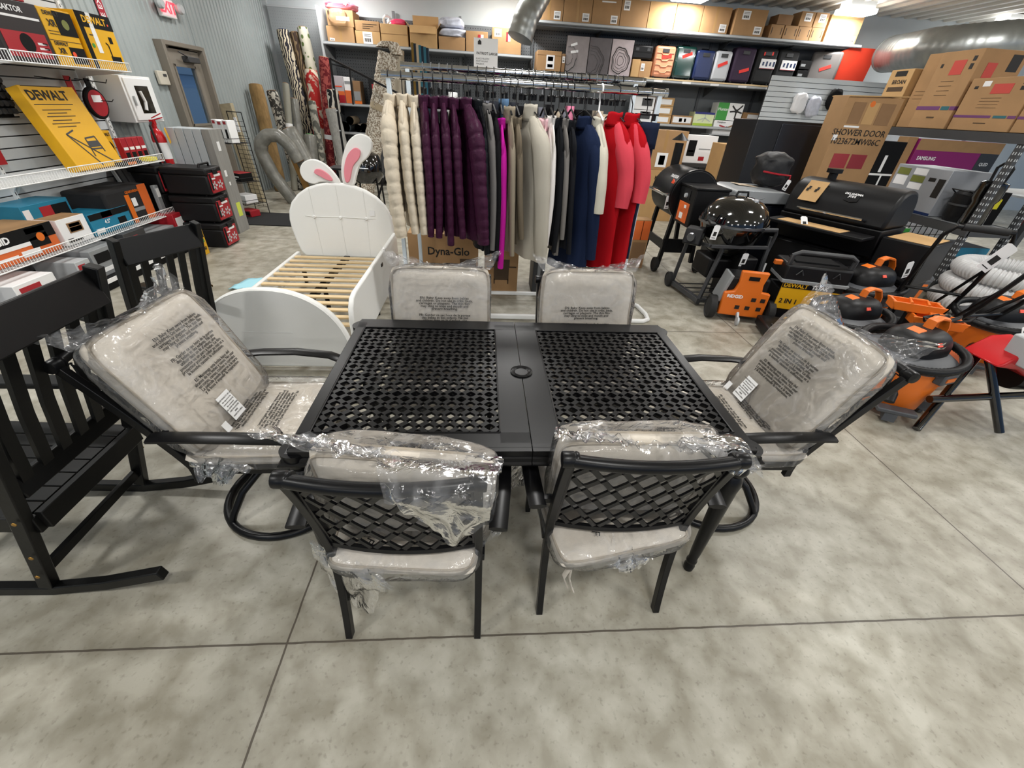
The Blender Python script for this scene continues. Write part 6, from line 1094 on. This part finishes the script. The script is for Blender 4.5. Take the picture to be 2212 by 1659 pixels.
# wet dry vacuums
def vac(lb, x, y, rz, s=1.0, hose=True):
    t = thing('shop_vacuum', lb, 'vacuum cleaner', (x, y, 0), rz, 'orange shop vacuums'); sq = lambda pr: [(r*s, z*s) for r, z in pr]
    obj('tank', MB().lathe(sq([(0, .05), (.19, .05), (.205, .07), (.225, .24), (.235, .36), (.24, .38), (0, .38)]), n=32), ORG, t)
    obj('lid_skirt', MB().lathe(sq([(.245, .36), (.255, .37), (.25, .41), (.2, .44), (.0, .45)]), n=32), DGP, t)
    hd = MB(); 
    def f(u, v):
        a = u*2*PI; ph = v*PI/2; r = sgn(math.cos(ph), .55); return (.2*s*r*sgn(math.cos(a), .75), .155*s*r*sgn(math.sin(a), .75), (.43+.15*sgn(math.sin(ph), .8))*s)
    obj('motor_head', hd.grid(32, 12, f, cu=True), BPL, t, ang=50); obj('top_vent', MB().box((-.08*s, 0, .565*s), (.07*s, .08*s, .03*s), (0, R_(-14), 0)), ORG, t, bev=.006)
    obj('carry_handle', MB().tube([(.02*s, .0, .56*s), (.03*s, 0, .625*s), (.08*s, 0, .64*s), (.16*s, 0, .625*s), (.2*s, 0, .57*s), (.21*s, 0, .52*s)], .02*s, 8, flat=(.7, 1.5)), ORG, t); obj('accent_sticker', MB().box((-.04*s, -.135*s, .53*s), (.04*s, .006, .025*s), (R_(-40), 0, 0)), mat('coral_sticker', 'e8503c', .5) if 'coral_sticker' not in bpy.data.materials else bpy.data.materials['coral_sticker'], t)
    for a in (-PI/2, PI/2):
        o = obj('clamp', MB().box((.24*s*math.cos(a), .245*s*math.sin(a), .36*s), (.14*s, .05*s, .09*s), (0, 0, a+PI/2)), DGP, t, bev=.008); obj('clamp_window', MB().box((.24*s*math.cos(a), .272*s*math.sin(a), .35*s), (.08*s, .006, .025*s)), ORG, o)
    for a in (PI/4, 3*PI/4, 5*PI/4, 7*PI/4): obj('caster', MB().prism([(-.06*s, .1*s), (.06*s, .1*s), (.07*s, .02*s), (-.02*s, .05*s)], .07*s, rot(0, 0, a), (.22*s*math.cos(a), .22*s*math.sin(a), 0)).lathe([(.012*s, -.012*s), (.03*s, -.01*s), (.03*s, .01*s), (.012*s, .012*s)], (.24*s*math.cos(a), .24*s*math.sin(a), .03*s), 12, rot(0, PI/2, a)), DGP, t)
    if hose:
        pts = [(.27*s*math.cos(a), .27*s*math.sin(a), (.43+.03*math.sin(a*1.3))*s) for a in [PI*.1+i*.125 for i in range(48)]]; rs = [(.026 if i % 2 else .022)*s for i in range(len(pts))]
        P2 = []
        for i in range(len(pts)-1):
            for q in range(3): P2.append(V(pts[i]).lerp(V(pts[i+1]), q/3))
        obj('hose', MB().tube(P2, [(.027 if i % 2 else .023)*s for i in range(len(P2))], 10), BPL, t, ang=80); obj('hose_port', MB().tube([(-.2*s, -.12*s, .22*s), (-.28*s, -.17*s, .23*s), (-.31*s, -.19*s, .19*s)], .03*s, 10), BPL, t)
    obj('front_caster_foot', MB().box((-.16*s, -.19*s, .09*s), (.22*s, .08*s, .03*s), (0, 0, R_(-40))), DGP, t, bev=.008)
    return t
vac('nearest orange and black shop vacuum beside the right swivel chair', 2.66, 1.28, R_(15)); vac('orange shop vacuum behind the right swivel chair bag', 2.72, 1.88, R_(10), .95); vac('orange shop vacuum with a white tag behind the tool box', 3.34, 2.5, R_(12), 1.05); vac('orange shop vacuum at the right edge beyond the red machine', 3.95, 1.85, R_(0), 1.0)
vac('orange shop vacuum low behind the black handle frame', 4.35, 3.1, R_(0), .9, False)
paper_tag('white price tag on the shop vacuum behind the tool box', (3.46, 2.32, .7), (0, -.2, .2), sz=(.07, .14)); paper_tag('white label card on the right edge shop vacuum', (3.9, 1.6, .46), (-.5, 0, 0), sz=(.14, .06))
for i, (x, y, z) in enumerate(((2.9, 1.62, .56), (2.98, 1.5, .5))):
    t = thing('tool_caddy', 'orange open plastic caddy above the vacuums, %s one' % ('rear', 'front')[i], 'caddy', (x, y, z), R_(-25)); k = MB()
    for sy in (-1, 1): k.prism([(-.13, 0), (.13, 0), (.16, .06), (-.16, .06)], .012, None, (0, sy*.06, 0))
    for sx in (-1, 1): k.box((sx*.14, 0, .03), (.014, .12, .06))
    k.box((0, 0, .006), (.26, .12, .012)); obj('tray', k, ORG, t, bev=.004); obj('grip', MB().tube([(-.05, -.06, .06), (-.05, 0, .075), (.05, 0, .075), (.05, -.06, .06)], .01), ORG, t)
    obj('stand', MB().bar((0, 0, -z), (0, 0, 0), .05, .05, (1, 0, 0)), BPL, t)
tag(obj('power_cord', MB().tube([(2.8+.1*math.sin(i*.9)+.01*i, 1.42+.02*math.cos(i*.7), .585+.02*math.sin(i*1.7)) for i in range(24)], .008, 6), RUB), 'black power cord looped on the nearest shop vacuum', 'cord')
# tiller style handle frames
def hframe(lb, x, y, rz, h, deck=True):
    t = thing('push_handle', lb, 'machine', (x, y, 0), rz); obj('frame_tube', MB().tube([(-.2, .35, .1), (-.2, .1, h*.6), (-.2, -.02, h*.93), (-.16, -.06, h), (.16, -.06, h), (.2, -.02, h*.93), (.2, .1, h*.6), (.2, .35, .1)], .016, 10), BLK, t); obj('foam_grip', MB().tube([(-.13, -.06, h), (.13, -.06, h)], .024, 12), RUB, t); obj('cross_tube', MB().tube([(-.2, .15, h*.5), (.2, .15, h*.5)], .012), BLK, t); obj('support_strut', MB().tube([(-.2, .05, h*.75), (-.05, .45, .1)], .011).tube([(.2, .05, h*.75), (.05, .45, .1)], .011), BLK, t)
    if deck: obj('deck', MB().box((0, .42, .14), (.32, .3, .16)), BPL, t, bev=.03)
    for sx in (-1, 1): obj('wheel', wheel(MB(), (sx*.25, .34, .1), .1, .05), RUB, t)
    return t
hframe('black tubular push handle with a foam grip among the vacuums, left one', 3.5, 2.0, R_(-30), 1.05); hframe('black tubular push handle at the right edge, holding a white tag', 3.62, 1.55, R_(10), 1.0, False); paper_tag('large white price tag hanging from the right push handle', (3.47, 1.72, 1.0), (0, .5, -.3), sz=(.09, .2))
# red saw on a folding stand
t = thing('saw_stand', 'red and grey bench saw on black tubular legs at the right edge', 'saw', (3.25, 1.15, 0)); L = MB()
for p in (((-.6, -.2, .02), (-.12, .1, .46)), ((-.04, -.23, .02), (-.2, .0, .46)), ((.3, -.2, .02), (.12, .1, .46)), ((-.55, -.12, .2), (.4, -.1, .24))): obj('leg', MB().tube([p[0], p[1]], .024, 12), BGL, t)
obj('red_body', MB().prism([(-.26, .44), (-.1, .42), (.02, .36), (.1, .36), (.1, .5), (.0, .56), (-.12, .55)], .24), REDL, t, bev=.015); obj('grey_table', MB().box((.08, -.2, .57), (.5, .36, .17), (0, R_(-6), 0)), LGR, t, bev=.01); k = MB()
for x in (-.02, .02): k.lathe([(0, .001), (.012, .001), (.012, 0)], (x*1.2, -.342, .55), 10, rot(PI/2))
obj('screw_holes', k, INK, t); obj('motor', MB().lathe([(0, -.15), (.09, -.15), (.1, -.1), (.1, .1), (0, .1)], (.2, .0, .32), 18, rot(0, PI/2, 0)), BPL, t); obj('green_clip', MB().box((-.3, .25, .2), (.12, .05, .05)), GRN, t)
t = thing('round_blade_box', 'round orange disc resting on the floor behind the saw legs', 'disc', (3.25, 1.5, .0)); obj('disc', MB().lathe([(0, -.03), (.15, -.03), (.16, 0), (.15, .03), (0, .03)], (0, 0, .16), 28, rot(R_(70), R_(15), 0)), ORC, t)
# coil of pipe
t = thing('pipe_coil', 'thick coil of white corrugated pipe at the right behind the vacuums', 'coil', (5.3, 2.95, 0)); 
for j in range(3):
    k = MB(); pts = []; rs = []
    for i in range(260): a = 2*PI*i/260; pts.append(((.4-.02*j)*math.cos(a), (.4-.02*j)*math.sin(a), .1+.17*j)); rs.append(.088 if i % 4 < 2 else .078)
    obj('pipe_turn', k.tube(pts, rs, 14, closed=True), mat('pipe_white%d' % j, 'c9c9c9', .35), t)
# ---------------------------------------------------------------- dark storage rack
RX = 5.24
t = thing('storage_rack', 'dark grey steel storage rack with punched posts stacked with big cartons', 'rack', (RX, 3.5, 0))
for x, y in ((0, .04), (0, 2.6), (.53, .04), (.53, 2.6)):
    k = MB().box((x+.02, y, .83), (.05, .06, 1.66))
    for i in range(26):
        for s in (-1, 1): k.box((x-.006, y+s*.012, .1+i*.06), (.002, .01, .024), None, 1); k.box((x+.02+s*.012, y-.031, .1+i*.06), (.01, .002, .024), None, 1)
    obj('post', k, [DGR, LGR], t)
for z in (.755, 1.65, .12):
    b = MB().box((.0, 1.3, z-.045), (.04, 2.6, .09)).box((.56, 1.3, z-.045), (.04, 2.6, .09)).box((.28, .02, z-.045), (.55, .04, .09)).box((.28, 2.62, z-.045), (.55, .04, .09)); obj('beam', b, DGR, t); obj('deck', MB().box((.28, 1.3, z-.008), (.55, 2.6, .016)), GRY if z < 1 else DGR, t)
t = thing('storage_rack', 'second dark steel rack cut by the right edge of the photo', 'rack', (RX+1.26, 3.5, 0)); obj('beam', MB().box((.5, .0, 1.02), (2.2, .05, .1)).box((.5, .0, 1.62), (2.2, .05, .1)), DGR, t); obj('deck', MB().box((.5, .5, 1.06), (2.2, 1.0, .02)), LGR, t); obj('post', MB().box((1.6, .0, .83), (.06, .06, 1.66)), DGR, t); obj('post', MB().box((-.62, 0, .83), (.06, .06, 1.66)), DGR, t)
for i, (x, w, h, c) in enumerate(((-.3, .3, .5, 'a9825a'), (.05, .28, .62, 'b5a58a'), (.4, .3, .4, '8f6a44'))): it('cardboard_box', 'carton leaning on the second rack at the right edge, %s one' % ('left', 'middle pale', 'right')[i], 'box', 'S', RX+1.25+x, RX+1.25+x+w, 3.65, .3, 1.072, 1.072+h, mat('rackbox%d' % i, c, .8))
it('red_box', 'small red box under the beam of the second rack', 'box', 'S', RX+.95, RX+1.2, 3.62, .2, .757, .9, RED, [('b', 0, 0, 1, .2, WHP)])
# big cartons on top, fronts facing -X
def bx(lb, y0, y1, h, dep, ex, xf=RX+.02, z=1.653, m=CARD, **k):
    # front to -X: rotate by -90 degrees; local +x runs to -Y
    t = thing('cardboard_box', lb, 'box', (xf+dep/2, (y0+y1)/2, z), -PI/2, k.get('g')); w = y1-y0; obj('carton', MB().box((0, 0, h/2), (w, dep, h)), m, t, bev=.006); y = -dep/2-.0015
    for e in ex:
        if e[0] == 'b': obj(e[6] if len(e) > 6 else 'printed_panel', MB().box(((e[1]+e[3])/2*w-w/2, y, (e[2]+e[4])/2*h), ((e[3]-e[1])*w, .002, (e[4]-e[2])*h)), e[5], t)
        elif e[0] == 's': obj('printed_panel', MB().box((w/2+.0015, (e[1]+e[3])/2*dep-dep/2, (e[2]+e[4])/2*h), (.002, (e[3]-e[1])*dep, (e[4]-e[2])*h)), e[5], t)
        else: text(e[1], e[4]*h, e[5], t, (e[2]*w-w/2, y-.001, e[3]*h), (PI/2, 0, 0), bold=.02)
    return t
RS = mat('red_stamp', 'c4453a', .6)
EX = [('b', .4, .7, .7, .88, RS), ('b', 0, .25, .62, .3, PUR), ('b', .66, .25, .86, .3, mat('teal_strip', '2c6670', .5)), ('b', .88, .25, 1, .3, PUR), ('b', .3, .5, .62, .505, BINK), ('b', .3, .56, .62, .565, BINK), ('b', .3, .62, .62, .625, BINK), ('b', .3, .44, .62, .445, BINK), ('b', .1, .8, .16, .85, INK), ('b', .82, .76, .9, .83, INK), ('b', .82, .86, .9, .92, INK), ('b', .4, .14, .6, .16, BINK)]
bx('tallest cardboard carton on the rack with red stamp and purple strip', 4.47, 4.97, .75, .54, EX+[('s', .2, .66, .42, .84, RS), ('s', .0, .25, .3, .3, PUR), ('s', .66, .75, .9, .95, INK)], m=CARD3 if False else CARD)
bx('cardboard carton nearest the rack post with white label and red stamp', 3.76, 4.43, .48, .54, EX+[('b', .22, .84, .34, .94, WHP)]); bx('cardboard carton at the right end of the rack top, cut by the photo edge', 3.5, 3.74, .47, .54, [('b', 0, .25, 1, .3, PUR)])
bx('wide plain carton behind the tallest carton on the rack', 5.0, 5.24, .76, .44, [('b', .2, .4, .9, .405, BINK), ('b', .2, .45, .9, .455, BINK), ('b', .2, .5, .9, .505, BINK)], xf=RX+.1)
bx('slim lettered carton with a hand hole left of the tall carton', 5.27, 5.62, .62, .35, [('t', 'BROAN', .55, .78, .1, INK), ('b', .25, .88, .75, .97, INK, 'hand_hole'), ('b', .15, .62, .85, .7, BINK), ('b', .15, .5, .6, .52, BINK)], m=CARD2)
# on the middle shelf
bx('grey appliance carton with olive and white print on the middle rack shelf', 4.1, 4.85, .5, .5, [('b', .05, .78, .28, .93, OLV), ('b', .05, .55, .28, .76, WHP), ('b', .36, .82, .6, .96, WHP), ('b', .36, .66, .6, .8, OLV), ('b', .36, .5, .6, .64, WHP), ('b', .68, .72, .8, .8, INK), ('b', .85, .4, .97, .8, INK), ('b', .02, .05, .3, .3, WHP), ('b', .0, .0, 1, .06, NAVY)], z=.758, xf=RX+.06, m=mat('silver_carton', '9b9ea3', .4))
t = thing('air_fryer', 'round black cooker with wire handle on the middle rack shelf', 'cooker', (RX+.24, 3.88, .757)); obj('body', MB().lathe([(0, 0), (.15, 0), (.17, .05), (.175, .28), (.14, .32), (0, .33)], n=28), BPL, t); obj('rim', MB().lathe([(.176, .17), (.182, .17), (.182, .19), (.176, .19)], n=28), DGR, t); obj('wire_handle', MB().tube([(-.05, -.17, .28), (-.2, -.1, .33), (-.2, .1, .33), (-.05, .17, .28)], .007), BLK, t)
t = thing('coffee_maker', 'tall black coffee maker with looped handle beside the rack post', 'appliance', (RX+.14, 3.66, .757)); obj('base', MB().lathe([(0, 0), (.1, 0), (.11, .03), (.1, .24), (.12, .28), (.12, .44), (.08, .46), (0, .46)], n=24), BGL, t); obj('handle', MB().tube([(.02, -.06, .45), (.02, -.07, .58), (.02, -.03, .62), (.02, .05, .62), (.02, .09, .58), (.02, .08, .45)], .014), BPL, t); obj('yellow_sticker', MB().box((-.1, -.09, .36), (.004, .05, .06), (0, 0, .7)), mat('lime_sticker', 'd3d82c', .5), t)
it('small_box', 'black box with a yellow sticker behind the round cooker', 'box', 'S', RX+.32, RX+.5, 3.72, .1, .757, 1.1, BMAT, [('b', .2, .5, .6, .8, mat('sticker_y', 'd9d02a', .5))])
# seen through the rack: television cartons at the back
t = it('television_box', 'wide magenta television carton seen through the storage rack', 'box', 'S', 8.95, 10.9, 8.5, .25, .15, 1.5, MAG, [('b', 0, .85, 1, 1, CARD), ('b', .78, 0, 1, .85, DGR), ('t', 'SAMSUNG', .17, .74, .07, WINK, .03), ('t', 'QLED', .88, .7, .06, WINK, .02), ('b', .05, .1, .2, .5, NVC), ('b', .07, .42, .18, .5, YEL), ('b', .25, .05, .55, .52, NVC), ('b', .3, .32, .4, .36, WINK), ('b', .3, .4, .42, .44, WINK), ('b', .42, .1, .46, .48, CUSH), ('b', .49, .1, .53, .5, CUSH), ('b', .6, .05, .76, .55, BMAT), ('b', .8, .4, .95, .47, YEL)])
it('shelf_plinth', 'dark pallet under the television cartons', 'pallet', 'S', 8.0, 11.0, 8.45, .5, 0, .148, DGR); it('shoe_display', 'black boxes with a white figure mark left of the television carton', 'box', 'S', 8.05, 8.7, 8.5, .3, .15, 1.42, BMAT, [('b', 0, .5, 1, .53, WHP), ('b', .45, .55, .55, .8, WHP), ('b', .6, .1, .66, .5, WHP)]); it('cardboard_box', 'narrow carton between the black boxes and television carton', 'box', 'S', 8.72, 8.93, 8.55, .25, .15, 1.52, CARD)
for i in range(8): it('book_row', 'small packed item on the ledge above the television carton, %s from the left' % ('first', 'second', 'third', 'fourth', 'fifth', 'sixth', 'seventh', 'eighth')[i], 'box', 'S', 8.4+i*.22, 8.58+i*.22, 8.95, .15, 1.662, 1.8+.03*(i % 3), (OLV, WHP, RED, WHP, OLV, CARD3, CARD, CARD)[i], (), 'packed items on the ledge')
t = thing('wall_ledge', 'narrow ledge above the television carton', 'shelf', (9.4, 9.05, 1.64)); obj('board', MB().box((0, .0, 0), (2.6, .35, .04)), LGR, t); obj('support', MB().box((-1.2, .1, -.83), (.05, .05, 1.62)).box((1.2, .1, -.83), (.05, .05, 1.62)), LGR, t)
t = thing('wire_crate', 'wire mesh bin of bagged goods under the storage rack', 'bin', (6.6, 5.6, 0)); k = MB()
for i in range(9): k.tube([(-.4+i*.1, -.4, .1), (-.4+i*.1, -.4, .75)], .006, 5)
for i in range(7): k.tube([(-.4, -.4, .1+i*.108), (.4, -.4, .1+i*.108)], .006, 5)
obj('mesh', k, BLK, t); obj('bagged_goods', MB().box((0, 0, .38), (.76, .7, .7)), WRW, t, bev=.05)
# spare items beneath the rack
it('carton', 'white and green printed carton between barrel grill and rack', 'box', 'S', 4.85, 5.12, 4.05, .3, 0, .62, WHP, [('b', 0, .8, 1, 1, GRN), ('b', .2, .35, .7, .5, INK)]); t = lump('black_bag', 'dark machine part heaped under the storage rack', 'machine', 4.55, 3.55, 0, .45, .4, .55, BMAT, 51); it('storage_tub', 'black and teal tub under the storage rack near the post', 'tub', 'S', 5.4, 5.9, 3.7, .4, .14, .5, BPL, [('b', 0, .7, 1, 1, TEAL)])
